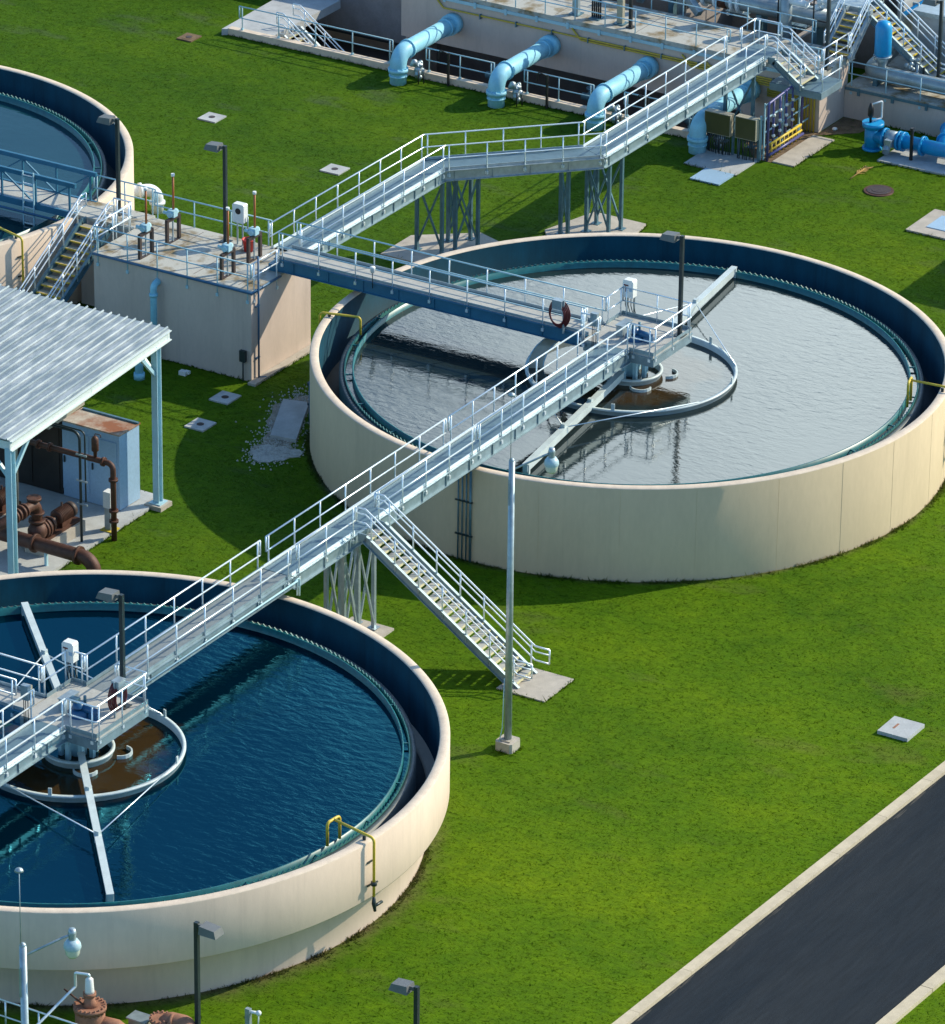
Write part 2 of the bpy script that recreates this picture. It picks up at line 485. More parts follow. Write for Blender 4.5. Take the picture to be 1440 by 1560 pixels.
# ------------------------------------------------------------------ mesh builder
class MB:
    def __init__(s):
        s.v, s.f, s.mi, s.sm, s.m, s.smooth = [], [], [], [], 0, False

    def face(s, idx, smooth=None):
        s.f.append(tuple(idx))
        s.mi.append(s.m)
        s.sm.append(s.smooth if smooth is None else smooth)

    def box(s, x0, y0, z0, x1, y1, z1):
        x0, x1 = min(x0, x1), max(x0, x1)
        y0, y1 = min(y0, y1), max(y0, y1)
        z0, z1 = min(z0, z1), max(z0, z1)
        b = len(s.v)
        s.v += [(x0, y0, z0), (x1, y0, z0), (x1, y1, z0), (x0, y1, z0), (x0, y0, z1), (x1, y0, z1), (x1, y1, z1), (x0, y1, z1)]
        for q in ((3, 2, 1, 0), (4, 5, 6, 7), (0, 1, 5, 4), (1, 2, 6, 5), (2, 3, 7, 6), (3, 0, 4, 7)):
            s.face([b + i for i in q], False)
        return s

    def cbox(s, c, d, bev=0.):                                        # centred box, optional bevel by chamfered prism
        return s.box(c[0] - d[0] / 2, c[1] - d[1] / 2, c[2] - d[2] / 2, c[0] + d[0] / 2, c[1] + d[1] / 2, c[2] + d[2] / 2)

    def bar(s, p, q, wd, h, upv=(0, 0, 1)):                           # rectangular beam p->q
        p, q = Vector(p), Vector(q)
        d = (q - p).normalized()
        u = Vector(upv)
        sd = d.cross(u)
        if sd.length < 1e-4:
            sd = d.cross(Vector((1, 0, 0)))
        sd.normalize()
        u = sd.cross(d).normalized()
        b = len(s.v)
        for e in (p, q):
            for a, c in ((-1, -1), (1, -1), (1, 1), (-1, 1)):
                s.v.append(tuple(e + sd * (a * wd / 2) + u * (c * h / 2)))
        for k in ((3, 2, 1, 0), (4, 5, 6, 7), (0, 1, 5, 4), (1, 2, 6, 5), (2, 3, 7, 6), (3, 0, 4, 7)):
            s.face([b + i for i in k], False)
        return s

    def prism(s, pts, axis, a, b_):                                   # closed 2-D outline extruded along axis 'x','y','z'
        n = len(pts)
        b = len(s.v)
        for e in (a, b_):
            for (u, v) in pts:
                s.v.append({'x': (e, u, v), 'y': (u, e, v), 'z': (u, v, e)}[axis])
        s.face([b + i for i in range(n)][::-1], False)
        s.face([b + n + i for i in range(n)], False)
        for i in range(n):
            j = (i + 1) % n
            s.face((b + i, b + j, b + n + j, b + n + i), False)
        return s

    def tube(s, pts, r, n=8, cap=True, closed=False):
        P = [Vector(p) for p in pts]
        m = len(P)
        rs = r if isinstance(r, (list, tuple)) else [r] * m
        b = len(s.v)
        prev = None
        for i in range(m):
            if closed:
                d = (P[(i + 1) % m] - P[i - 1])
            elif i == 0:
                d = P[1] - P[0]
            elif i == m - 1:
                d = P[-1] - P[-2]
            else:
                d = (P[i + 1] - P[i]).normalized() + (P[i] - P[i - 1]).normalized()
            d.normalize()
            if prev is None:
                u = d.cross(Vector((0, 0, 1)))
                if u.length < 1e-3:
                    u = d.cross(Vector((1, 0, 0)))
                u.normalize()
            else:
                u = (prev - d * prev.dot(d)).normalized()
            prev = u
            v = d.cross(u)
            k = 1.0
            if 0 < i < m - 1 or closed:
                a = (P[i] - P[i - 1]).normalized().dot(d)
                k = min(1.5, 1 / max(.5, a))
            for j in range(n):
                t = 2 * math.pi * j / n
                s.v.append(tuple(P[i] + (u * math.cos(t) + v * math.sin(t)) * rs[i] * k))
        for i in range(m if closed else m - 1):
            i2 = (i + 1) % m
            for j in range(n):
                j2 = (j + 1) % n
                s.face((b + i * n + j, b + i * n + j2, b + i2 * n + j2, b + i2 * n + j), True)
        if cap and not closed:
            s.face([b + j for j in range(n)][::-1], False)
            s.face([b + (m - 1) * n + j for j in range(n)], False)
        return s

    def cyl(s, x, y, z0, z1, r, n=16, r1=None):
        return s.tube([(x, y, z0), (x, y, z1)], [r, r if r1 is None else r1], n)

    def lathe(s, cx, cy, prof, n=64, closed=False, mats=None, a0=0., a1=2 * math.pi, smooth=True):
        full = abs(a1 - a0 - 2 * math.pi) < 1e-6
        k = n if full else n + 1
        b = len(s.v)
        m = len(prof)
        for i in range(k):
            t = a0 + (a1 - a0) * i / n
            for (r, z) in prof:
                s.v.append((cx + r * math.cos(t), cy + r * math.sin(t), z))
        for i in range(n):
            i2 = (i + 1) % k
            for j in range(m if closed else m - 1):
                j2 = (j + 1) % m
                if mats:
                    s.m = mats[j]
                s.face((b + i * m + j, b + i2 * m + j, b + i2 * m + j2, b + i * m + j2), smooth)
        return s

    def ball(s, c, r, n=12, sz=1.0):
        pr = []
        for i in range(n // 2 + 1):
            t = -math.pi / 2 + math.pi * i / (n // 2)
            pr.append((max(1e-4, r * math.cos(t)), c[2] + r * sz * math.sin(t)))
        return s.lathe(c[0], c[1], pr, n)

    def ringband(s, p, axis, r, wd, n=20):                            # flange disc on an axis
        d = Vector(axis).normalized() * wd / 2
        p = Vector(p)
        return s.tube([p - d, p + d], r, n)


def fil(pts, rad, n=6):
    P = [Vector(p) for p in pts]
    out = [P[0]]
    for i in range(1, len(P) - 1):
        a = (P[i - 1] - P[i]).normalized()
        c = (P[i + 1] - P[i]).normalized()
        ang = a.angle(c)
        L = rad / math.tan(ang / 2)
        p0, p1 = P[i] + a * L, P[i] + c * L
        cen = P[i] + (a + c).normalized() * (rad / math.sin(ang / 2))
        v0, v1 = (p0 - cen), (p1 - cen)
        tot = v0.angle(v1)
        for k in range(n + 1):
            t = k / n
            q = (v0 * math.sin((1 - t) * tot) + v1 * math.sin(t * tot)) / math.sin(tot)
            out.append(cen + q)
    out.append(P[-1])
    return [tuple(p) for p in out]


def mesh(name, mb, mats, origin=(0, 0, 0)):
    me = bpy.data.meshes.new(name)
    ox, oy, oz = origin
    me.from_pydata([(x - ox, y - oy, z - oz) for x, y, z in mb.v], [], mb.f)
    for m in (mats if isinstance(mats, (list, tuple)) else [mats]):
        me.materials.append(M[m] if isinstance(m, str) else m)
    me.polygons.foreach_set("material_index", mb.mi)
    me.polygons.foreach_set("use_smooth", mb.sm)
    import bmesh
    bm = bmesh.new()
    bm.from_mesh(me)
    bmesh.ops.recalc_face_normals(bm, faces=bm.faces)
    bm.to_mesh(me)
    bm.free()
    me.update()
    return me


def tag(o, label=None, cat=None, group=None, kind=None):
    if label:
        o["label"] = label
    if cat:
        o["category"] = cat
    if group:
        o["group"] = group
    if kind:
        o["kind"] = kind
    return o


def thing(name, loc, label, cat, group=None):
    o = bpy.data.objects.new(name, None)
    o.empty_display_size = .3
    o.location = loc
    COL.objects.link(o)
    return tag(o, label, cat, group)


def wloc(o):
    p = Vector(o.location)
    while o.parent:
        o = o.parent
        p += Vector(o.location)
    return p


NOSPLIT = {'railing', 'handrail', 'conduit', 'pipes', 'joint_strip', 'deck_joint', 'edge_trim', 'weir_plate', 'truss', 'leaf', 'manifold', 'drive_cage',
           'roof', 'stringer', 'tread', 'post', 'eave_beam', 'wall', 'scum_baffle', 'marking', 'hose_coil', 'footing', 'lens', 'body', 'slab_joint'}


def clusters(mb):
    par = list(range(len(mb.v)))

    def fd(a):
        while par[a] != a:
            par[a] = par[par[a]]
            a = par[a]
        return a
    for f in mb.f:
        r_ = fd(f[0])
        for q in f[1:]:
            par[fd(q)] = r_
    bb = {}
    for i, p in enumerate(mb.v):
        r_ = fd(i)
        e = bb.setdefault(r_, [list(p), list(p)])
        for k in range(3):
            e[0][k] = min(e[0][k], p[k])
            e[1][k] = max(e[1][k], p[k])
    ks = list(bb)
    grp = {k: k for k in ks}

    def fg(a):
        while grp[a] != a:
            a = grp[a]
        return a
    for i, a in enumerate(ks):
        for c in ks[:i]:
            if all(bb[a][0][k] < bb[c][1][k] + .012 and bb[c][0][k] < bb[a][1][k] + .012 for k in range(3)):
                ra, rc = fg(a), fg(c)
                if ra != rc:
                    grp[ra] = rc
    out = {}
    for fi, f in enumerate(mb.f):
        out.setdefault(fg(fd(f[0])), []).append(fi)
    res = []
    for fl in out.values():
        n = MB()
        mp = {}
        for fi in fl:
            ix = []
            for v in mb.f[fi]:
                if v not in mp:
                    mp[v] = len(n.v)
                    n.v.append(mb.v[v])
                ix.append(mp[v])
            n.f.append(tuple(ix))
            n.mi.append(mb.mi[fi])
            n.sm.append(mb.sm[fi])
        res.append(n)
    return res


def part(name, mb, mats, parent, label=None):
    if name not in NOSPLIT and len(mb.v) < 6000:
        cl = clusters(mb)
        if len(cl) > 1:
            return [part1(name, c, mats, parent, label) for c in cl][0]
    return part1(name, mb, mats, parent, label)


def part1(name, mb, mats, parent, label=None):
    org = wloc(parent)
    o = bpy.data.objects.new(name, mesh(name, mb, mats, org))
    o.parent = parent
    COL.objects.link(o)
    if label:
        o["label"] = label
    return o


def solo(name, mb, mats, label, cat, group=None, kind=None, origin=None):
    if origin is None:
        xs = [v[0] for v in mb.v]
        ys = [v[1] for v in mb.v]
        origin = ((min(xs) + max(xs)) / 2, (min(ys) + max(ys)) / 2, min(v[2] for v in mb.v))
    o = bpy.data.objects.new(name, mesh(name, mb, mats, origin))
    o.location = origin
    COL.objects.link(o)
    return tag(o, label, cat, group, kind)


def struct(name, mb, mats):
    o = bpy.data.objects.new(name, mesh(name, mb, mats))
    COL.objects.link(o)
    o["kind"] = "structure"
    return o


def dup(root, loc, label, rotz=0.):
    r = root.copy()
    COL.objects.link(r)
    r.location = loc
    r.rotation_euler = (0, 0, rotz)
    r["label"] = label
    for ch in list(root.children):
        c = ch.copy()
        COL.objects.link(c)
        c.parent = r
        for g in list(ch.children):
            d = g.copy()
            COL.objects.link(d)
            d.parent = c
    return r


# ------------------------------------------------------------------ ground, road
PIT = (28.42, 12.6, 34.0, 36.4)
gb = MB()
for (x0, y0, x1, y1) in ((-400, -400, 28.42, 400), (28.42, -400, 400, 12.6), (28.42, 36.4, 400, 400), (36.2, 12.6, 400, 36.4)):
    b = len(gb.v)
    gb.v += [(x0, y0, 0), (x1, y0, 0), (x1, y1, 0), (x0, y1, 0)]
    gb.face((b, b + 1, b + 2, b + 3))
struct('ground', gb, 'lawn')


def ry(x, o):                                                          # road runs 2 degrees off the x axis
    return -21.38 - .0351 * (x + 16.5) + o


rb = MB()
rb.prism([(-200, ry(-200, -.25)), (-200, ry(-200, -6.6)), (150, ry(150, -6.6)), (150, ry(150, -.25))], 'z', -.2, .006)
struct('road', rb, 'asphalt')
rb = MB()
for i in range(220):                                                   # pale grit washed against the kerbs
    x_ = random.uniform(-48, -5)
    o_ = random.choice((-.40, -6.43)) + random.gauss(0, .05)
    rr = random.uniform(.05, .30)
    y_ = ry(x_, o_)
    b = len(rb.v)
    for q in range(7):
        a_ = q * .9
        rb.v.append((x_ + rr * 2.2 * math.cos(a_) * random.uniform(.5, 1), y_ + .12 * rr * math.sin(a_) * random.uniform(.5, 1.2), .009 + .00001 * i))
    rb.face(range(b, b + 7))
struct('road_grit', rb, 'grit')
kb = MB()
x = -90.
while x < 60:
    x1 = x + 2.985
    kb.prism([(x, ry(x, .02)), (x, ry(x, -.34)), (x1, ry(x1, -.34)), (x1, ry(x1, .02))], 'z', -.1, .13)
    x += 3.0
struct('kerb', kb, 'kerb')
kb = MB()
x = -90.
while x < 60:
    x1 = x + 2.97
    kb.prism([(x, ry(x, -6.5)), (x, ry(x, -6.9)), (x1, ry(x1, -6.9)), (x1, ry(x1, -6.5))], 'z', -.1, .13)
    x += 3.0
struct('kerb', kb, 'kerb')

# ------------------------------------------------------------------ tanks
TA, TB, TC = (0., 0.), (-35.4, -.17), (.17, 36.4)
RO, RI, ZR = 11.75, 11.42, 3.58


def tank(c, label, rbaf, zbaf, over, water, zwater, seams=()):
    cx, cy = c
    t = thing('clarifier_tank', (cx, cy, 0), label, 'tank', 'round clarifier tanks')
    m = MB()
    e = .03
    if over:
        prof = [(11.03, -.3), (11.03, 1.57), (11.12, 1.60), (RO - .02, 1.60), (RO, 1.64), (RO, ZR - e), (RO - e, ZR)]
    else:
        prof = [(RO, -.3), (RO, ZR - e), (RO - e, ZR)]
    nb = len(prof)
    prof += [(RI + e, ZR), (RI, ZR - e), (RI, 1.5), (10.4, 1.5)]
    mats = [0] * (nb - 2) + [1, 1, 1, 2, 3]
    m.lathe(cx, cy, prof, 192, mats=mats)
    part('wall', m, ['cream' if over or c is TC else 'creamyellow', 'coping', 'lining', 'channel'], t)
    m = MB()
    for a in seams:
        t_ = R(a)
        p = (cx + (RO + .0) * math.cos(t_), cy + (RO + .0) * math.sin(t_))
        m.bar((p[0], p[1], 0), (p[0], p[1], ZR - .06), .007, .008, (math.cos(t_), math.sin(t_), 0))
    if seams:
        part('joint_strip', m, 'creamyellow', t)
    m = MB()
    m.lathe(cx, cy, [(10.50, 1.5), (10.50, zbaf - .16), (10.68, zbaf - .16), (10.68, 1.5)], 128)
    part('launder_wall', m, 'weirwall', t)
    m = MB()                                                          # V-notch weir plate
    N = 290
    for i in range(N):
        for k, (za, zb) in enumerate(((-.16, .0), (.0, -.10))):
            a0 = 2 * math.pi * (i + k * .5) / N
            a1 = 2 * math.pi * (i + k * .5 + .5) / N
            za_, zb_ = (zbaf - .12, zbaf - .035) if k == 0 else (zbaf - .035, zbaf - .12)
            b = len(m.v)
            for a, z in ((a0, za_), (a1, zb_)):
                for rr in (10.45, 10.49):
                    m.v.append((cx + rr * math.cos(a), cy + rr * math.sin(a), zwater - .2))
                    m.v.append((cx + rr * math.cos(a), cy + rr * math.sin(a), z))
            m.face((b, b + 1, b + 5, b + 4))
            m.face((b + 2, b + 3, b + 7, b + 6))
            m.face((b + 1, b + 3, b + 7, b + 5))
    part('weir_plate', m, 'weir', t)
    m = MB()
    m.lathe(cx, cy, [(rbaf - .03, zwater - .25), (rbaf - .03, zbaf), (rbaf + .02, zbaf), (rbaf + .02, zwater - .25)], 128)
    for i in range(24):
        a = 2 * math.pi * (i + .3) / 24
        m.bar((cx + rbaf * math.cos(a), cy + rbaf * math.sin(a), zbaf - .12), (cx + 10.47 * math.cos(a), cy + 10.47 * math.sin(a), zbaf - .12), .05, .05)
    part('scum_baffle', m, 'teal', t)
    m = MB()
    b = len(m.v)
    n = 128
    m.v += [(cx + 10.5 * math.cos(2 * math.pi * i / n), cy + 10.5 * math.sin(2 * math.pi * i / n), zwater) for i in range(n)]
    m.face(range(n))
    struct('water', m, water)
    m = MB()
    m.v += [(cx + RI * math.cos(2 * math.pi * i / n) * .999, cy + RI * math.sin(2 * math.pi * i / n) * .999, 1.8) for i in range(n)]
    m.face(range(n))
    return t


tank(TA, 'cream round tank with grey rippled water in the centre of the scene', 10.18, 3.02, False, 'waterA', 2.78,
     seams=(-139, -124.2, -111, -98, -84, -152, -166, 180, 165))
tank(TB, 'cream round tank with overhanging rim and dark blue water', 10.27, 3.06, True, 'waterB', 2.80)
tank(TC, 'cream round tank with dull teal water, cut off at the left edge', 10.18, 3.02, False, 'waterC', 2.76)


# rotating mechanism
def arc_pts(cx, cy, r, z, a0, a1, n):
    return [(cx + r * math.cos(R(a0 + (a1 - a0) * i / n)), cy + r * math.sin(R(a0 + (a1 - a0) * i / n)), z) for i in range(n + 1)]


def mechanism(c, label, rf, ang, z, arms, zw, paint='beam'):
    cx, cy = c
    t = thing('scraper_mechanism', (cx, cy, zw), label, 'scraper', 'rotating scraper mechanisms')
    m = MB()
    m.lathe(cx, cy, [(rf - .04, zw - .3), (rf - .04, z), (rf + .09, z), (rf + .09, z - .07), (rf + .03, z - .07), (rf + .03, zw - .3)], 96)
    for a in (-78, -20, 40, 140, 200):
        p = arc_pts(cx, cy, rf + .05, z + .1, a - 1, a + 1, 1)
        m.bar(p[0], p[1], .04, .30)
    part('feedwell_ring', m, paint, t)
    m = MB()
    m.lathe(cx, cy, [(1.05, zw - .3), (1.05, z + .02), (1.17, z + .02), (1.17, z - .06), (1.10, z - .06), (1.10, zw - .3)], 48)
    part('inner_drum', m, paint, t)
    m = MB()
    m.cyl(cx, cy, zw - .3, 4.1, .28, 20)
    for a in range(0, 360, 45):
        p = (cx + .55 * math.cos(R(a)), cy + .55 * math.sin(R(a)))
        m.bar((p[0], p[1], zw - .3), (p[0], p[1], 3.95), .14, .14)
    m.box(cx - .75, cy - .75, 3.72, cx + .75, cy + .75, 3.94)
    part('drive_cage', m, 'paleblue', t)
    m = MB()
    for a in (-135, -60, 10, 110):
        pts = arc_pts(cx + 1.32 * math.cos(R(a)), cy + 1.32 * math.sin(R(a)), .38, z - .20, a - 100, a + 60, 8)
        for p, q in zip(pts, pts[1:]):
            m.bar(p, q, .05, .18)
    part('inlet_scoop', m, paint, t)
    for i, (r0_, r1_, da) in enumerate(arms):
        a = R(ang + da)
        d = Vector((math.cos(a), math.sin(a), 0))
        o = Vector((cx, cy, 0))
        p, q = o + d * r0_ + Vector((0, 0, z + .10)), o + d * r1_ + Vector((0, 0, z + .02))
        m = MB()
        m.bar(p, q, .17, .28)
        m.bar(p + Vector((0, 0, .15)), q + Vector((0, 0, .15)), .23, .03)
        m.bar(q - d * .12 + Vector((0, 0, -.3)), q - d * .12 + Vector((0, 0, .16)), .24, .12, (d.x, d.y, 0))
        for rr in (rf + .05, 6.3):
            e = o + d * rr
            m.cbox((e.x, e.y, z + .14), (.16, .16, .42))
        ar = part('scraper_arm', m, paint, t)
        for sg in (-1, 1):
            b_ = R(ang + da + sg * 62)
            m = MB()
            e = o + d * 6.3 + Vector((0, 0, z + .2))
            m.tube([tuple(e), (cx + (rf + .05) * math.cos(b_), cy + (rf + .05) * math.sin(b_), z + .02)], .022, 6)
            part('tie_rod', m, 'rail', ar)
    return t


mechanism(TA, 'pale scraper mechanism with feedwell ring, standing in the grey water', 3.80, 7.4, 3.0, ((.9, 10.3, 0), (.9, 9.75, 180)), 2.76)
mechanism(TB, 'whitish scraper mechanism with feedwell ring, standing in the dark blue water', 3.32, 43, 3.03, ((.9, 11.0 - .75, 2), (.9, 10.05, 177.5)), 2.80)

# ------------------------------------------------------------------ railings, walkways
def railing(parent, path, spacing=1.55, h=1.07, r=.030, foot=.24, ends=(True, True), m='rail', posts=None, pm=None, mid=.5):
    """path: deck-level points; returns the railing part with its posts as sub-parts"""
    P = [Vector(p) for p in path]
    mb = MB()
    top = [p + Vector((0, 0, h)) for p in P]
    mdl = [p + Vector((0, 0, h * mid)) for p in P]
    mb.tube(fil(top, .08, 3) if len(P) > 2 else top, r)
    mb.tube(fil(mdl, .08, 3) if len(P) > 2 else mdl, r * .9)
    for k, e in ((0, ends[0]), (-1, ends[1])):
        if e:
            mb.tube([top[k], mdl[k]], r * .95)
    rl = part('railing', mb, m, parent)
    pts = []
    if posts is None:
        for a, c in zip(P, P[1:]):
            L = (c - a).length
            n = max(1, round((L - .3) / spacing))
            i0 = .15 / max(L, .31)
            for i in range(n + 1):
                t = i0 + (1 - 2 * i0) * i / n
                pts.append(a.lerp(c, t))
    else:
        pts = [Vector(p) for p in posts]
    for p in pts:
        pb = MB()
        pb.tube([p + Vector((0, 0, -foot)), p + Vector((0, 0, h))], r * .9, 8)
        pb.cbox((p.x, p.y, p.z - foot + .04), (.10, .10, .12))
        part('post', pb, pm or m, rl)
    return rl


def ladderless(*a):
    pass


def beam_pair(t, p0, p1, half, z0, z1, m='alum', toe=True, toem='alum', z=None, gaps=((), ()), deckm='grating', thick=.05, mit=(0, 0)):
    """deck, two channel stringers and toe plates of a straight walkway span"""
    p0, p1 = Vector(p0), Vector(p1)
    d = (p1 - p0).normalized()
    sd = Vector((-d.y, d.x, 0))
    mb = MB()
    hd_ = half - .05
    mb.prism([tuple((p0 + sd * s_ * hd_ + d * (-s_ * mit[0] * hd_ / half))[:2]) for s_ in (-1, 1)] +
             [tuple((p1 + sd * s_ * hd_ + d * (s_ * mit[1] * hd_ / half))[:2]) for s_ in (1, -1)], 'z', z1 - thick, z1)
    part('deck', mb, deckm, t)
    for s in (1, -1):
        a, c = p0 + sd * s * half - d * (s * mit[0]), p1 + sd * s * half + d * (s * mit[1])
        mb = MB()
        zz = Vector((0, 0, 1))
        mb.bar(a + zz * (z0 + z1 + .02) / 2, c + zz * (z0 + z1 + .02) / 2, .025, z1 - z0 + .02)
        for k in (z0 + .012, z1 + .004):
            mb.bar(a + sd * s * .045 + zz * k, c + sd * s * .045 + zz * k, .11, .022)
        L = (c - a).length
        for i in range(int(L / 1.55) + 1):
            e = a.lerp(c, min(1, (i * 1.55 + .4) / L))
            mb.bar(e + zz * (z0 + .03) + sd * s * .03, e + zz * (z1 - .01) + sd * s * .03, .05, .04, (d.x, d.y, 0))
        part('stringer', mb, m, t)
        if toe:
            tb = MB()
            L = (c - a).length
            segs = [(0, L)]
            for g0, g1 in gaps[0 if s == 1 else 1]:
                segs = [q for (u, v) in segs for q in ((u, min(v, g0)), (max(u, g1), v)) if q[1] - q[0] > .05]
            for u, v in segs:
                tb.bar(a + d * u + zz * (z1 + .075) - sd * s * .03, a + d * v + zz * (z1 + .075) - sd * s * .03, .022, .11)
            part('toe_plate', tb, toem, t)


ZD = 4.30
W1H = .58
# main walkway, tank B platform -> tank A platform
w1 = thing('elevated_walkway', (-17.5, 0, 3.8), 'long pale aluminium walkway linking the blue-water tank to the grey-water tank', 'walkway')
beam_pair(w1, (-23.62, 0, 0), (-1.24, 0, 0), W1H, 3.84, ZD, gaps=((), ((3.9, 5.15),)), m='alum', toem='rail')
beam_pair(w1, (-33.88, 0, 0), (-23.66, 0, 0), W1H, 3.95, ZD, m='alum', deckm='greydeck', toem='alum')
for seg in (((-33.9, -23.75)), ((-23.4, -12.0)), ((-11.8, -1.30))):
    railing(w1, [(seg[0], .60, ZD), (seg[1], .60, ZD)])
for seg in (((-33.9, -23.75)), ((-23.4, -19.74)), ((-18.44, -12.05)), ((-11.85, -1.24))):
    railing(w1, [(seg[0], -.60, ZD), (seg[1], -.60, ZD)])
cb = MB()
cb.tube([(-33.6, -.70, 4.12), (-23.5, -.70, 4.12), (-23.5, -.70, 3.6)], .03)
cb.tube(fil([(-23.6, -.66, 4.15), (-23.3, -.66, 4.15), (-23.3, -.66, 3.5)], .1), .03)
part('conduit', cb, 'paleblue', w1)


def platform(cx, cy, label, openings, group='platforms over the tank centres', name='drive_platform', deckm='plank'):
    x0, x1, y0, y1 = cx - 1.22, cx + 1.61, cy - 1.58, cy + 1.32
    t = thing(name, (cx, cy, 3.9), label, 'platform', group)
    mb = MB()
    mb.box(x0, y0, ZD - .10, x1, y1, ZD - .004)
    part('deck', mb, deckm, t)
    mb = MB()
    for a, c in (((x0, y0), (x1, y0)), ((x1, y0), (x1, y1)), ((x1, y1), (x0, y1)), ((x0, y1), (x0, y0))):
        mb.bar((*a, 4.03), (*c, 4.03), .05, .34)
        mb.bar((*a, 4.19), (*c, 4.19), .13, .03)
    part('edge_beam', mb, 'alum', t)
    mb = MB()
    for s0, s1 in openings['toe']:
        mb.bar((*s0, ZD + .06), (*s1, ZD + .06), .02, .14)
    part('toe_plate', mb, 'alum', t)
    for path in openings['rails']:
        railing(t, [(px, py, ZD) for px, py in path], spacing=1.3, posts=None)
    mb = MB()
    for sx in (-.7, .7):
        mb.bar((cx + sx, y0, 3.98), (cx + sx, y1, 3.98), .16, .24)
    part('under_beam', mb, 'paleblue', t)
    return t


ax0, ax1, ay0, ay1 = -1.22, 1.61, -1.58, 1.32
platform(0, 0, 'pale square platform with railings above the grey water',
         {'toe': [((ax0, ay0), (ax1, ay0)), ((ax1, ay0), (ax1, ay1)), ((ax1, ay1), (.40, ay1)), ((ax0, ay0), (ax0, -.58))],
          'rails': [[(.40, ay1), (ax1, ay1)], [(ax1, ay1), (ax1, ay0), (ax0, ay0), (ax0, -.62)], [(ax0 - .1, .60), (ax0 - .1, ay1 + .1), (-.85, ay1 + .1)]]})
bx, by = TB
platform(bx, by, 'pale square platform with railings above the dark blue water',
         {'toe': [((bx + ax0, by + ay0), (bx + ax1, by + ay0)), ((bx + ax1, by + ay0), (bx + ax1, -.58)), ((bx + ax1, .6), (bx + ax1, by + ay1)),
                  ((bx + ax1, by + ay1), (bx + .2, by + ay1)), ((bx + ax0, by + ay0), (bx + ax0, -.58))],
          'rails': [[(bx + .15, by + ay1 + .15), (bx + ax1, by + ay1 + .15), (bx + ax1, .62)], [(bx + ax1, -.62), (bx + ax1, by + ay0), (bx + ax0, by + ay0), (bx + ax0, -.62)]]})

# bridge from splitter box to tank A, along y
ba = thing('bridge_walkway', (-.2, 8, 3.8), 'blue shaded footbridge with pale deck from the concrete box to the grey-water tank', 'footbridge', 'footbridges onto the tank platforms')
beam_pair(ba, (-.23, 1.36, 0), (-.23, 15.0, 0), .60, 3.82, ZD, m='bluealum', deckm='plank', toem='galv')
railing(ba, [(.40, 1.34, ZD), (.40, 14.8, ZD)], m='paleblue', pm='rail')
railing(ba, [(-.85, 1.5, ZD), (-.85, 14.8, ZD)], m='paleblue', pm='rail')
mb = MB()
mb.box(-.75, 14.98, 3.66, .35, 15.35, 3.97)
part('step', mb, 'bluealum', ba)

# tank B bridge going +y and walkway going on to -x
bb = thing('bridge_walkway', (bx - .45, 6, 3.8), 'footbridge leaving the blue-water platform towards the left edge, pale deck', 'footbridge', 'footbridges onto the tank platforms')
xb = bx - .40
beam_pair(bb, (xb, by + 1.36, 0), (xb, 13.2, 0), .60, 3.82, ZD, m='bluealum', deckm='plank', toem='galv')
railing(bb, [(xb + .62, 1.30, ZD), (xb + .62, 13, ZD)])
railing(bb, [(xb - .62, 1.45, ZD), (xb - .62, 13, ZD)])
bc = thing('bridge_walkway', (-42, 0, 3.8), 'walkway leaving the blue-water platform at the lower left edge, grey deck', 'footbridge', 'footbridges onto the tank platforms')
beam_pair(bc, (-52, 0, 0), (bx - 1.24, 0, 0), W1H, 3.90, ZD, m='alum', deckm='grating', toem='rail')
railing(bc, [(-52, .60, ZD), (bx - 1.26, .60, ZD)])
railing(bc, [(-52, -.60, ZD), (bx - 1.26, -.60, ZD)])

# angled walkway W2 at z 3.7
Z2 = 3.70
w2 = thing('angled_walkway', (14, 13.5, 3.25), 'pale aluminium walkway with two bends from the concrete box to the pipe building', 'walkway')
c_ = [(1.1, 15.73), (11.78, 15.73), (16.36, 11.15), (29.5, 11.15)]
mt = .64 * math.tan(R(22.5))
for (a, c), mm, mi_ in zip(zip(c_, c_[1:]), ('alum', 'galv', 'alum'), ((0, mt), (mt, -mt), (-mt, 0))):
    av, cv = Vector((*a, 0)), Vector((*c, 0))
    d = (cv - av).normalized() * .01
    beam_pair(w2, av + d, cv - d, .64, 3.27, Z2, m=mm, toem='rail' if mm == 'alum' else 'galv', mit=mi_)
for q in c_[1:3]:
    mb = MB()
    mb.cyl(q[0], q[1], Z2 - .12, Z2 - .06, .60, 20)
    part('bend_plate', mb, 'grating', w2)
k = math.tan(R(22.5)) * .67
far = [(.95, 16.40), (11.78 + k, 16.40), (16.36 + k, 11.82), (28.45, 11.82)]
near = [(.95, 15.06), (11.78 - k, 15.06), (16.36 - k, 10.48), (29.5, 10.48)]
railing(w2, [(*p, Z2) for p in far])
railing(w2, [(*p, Z2) for p in near])


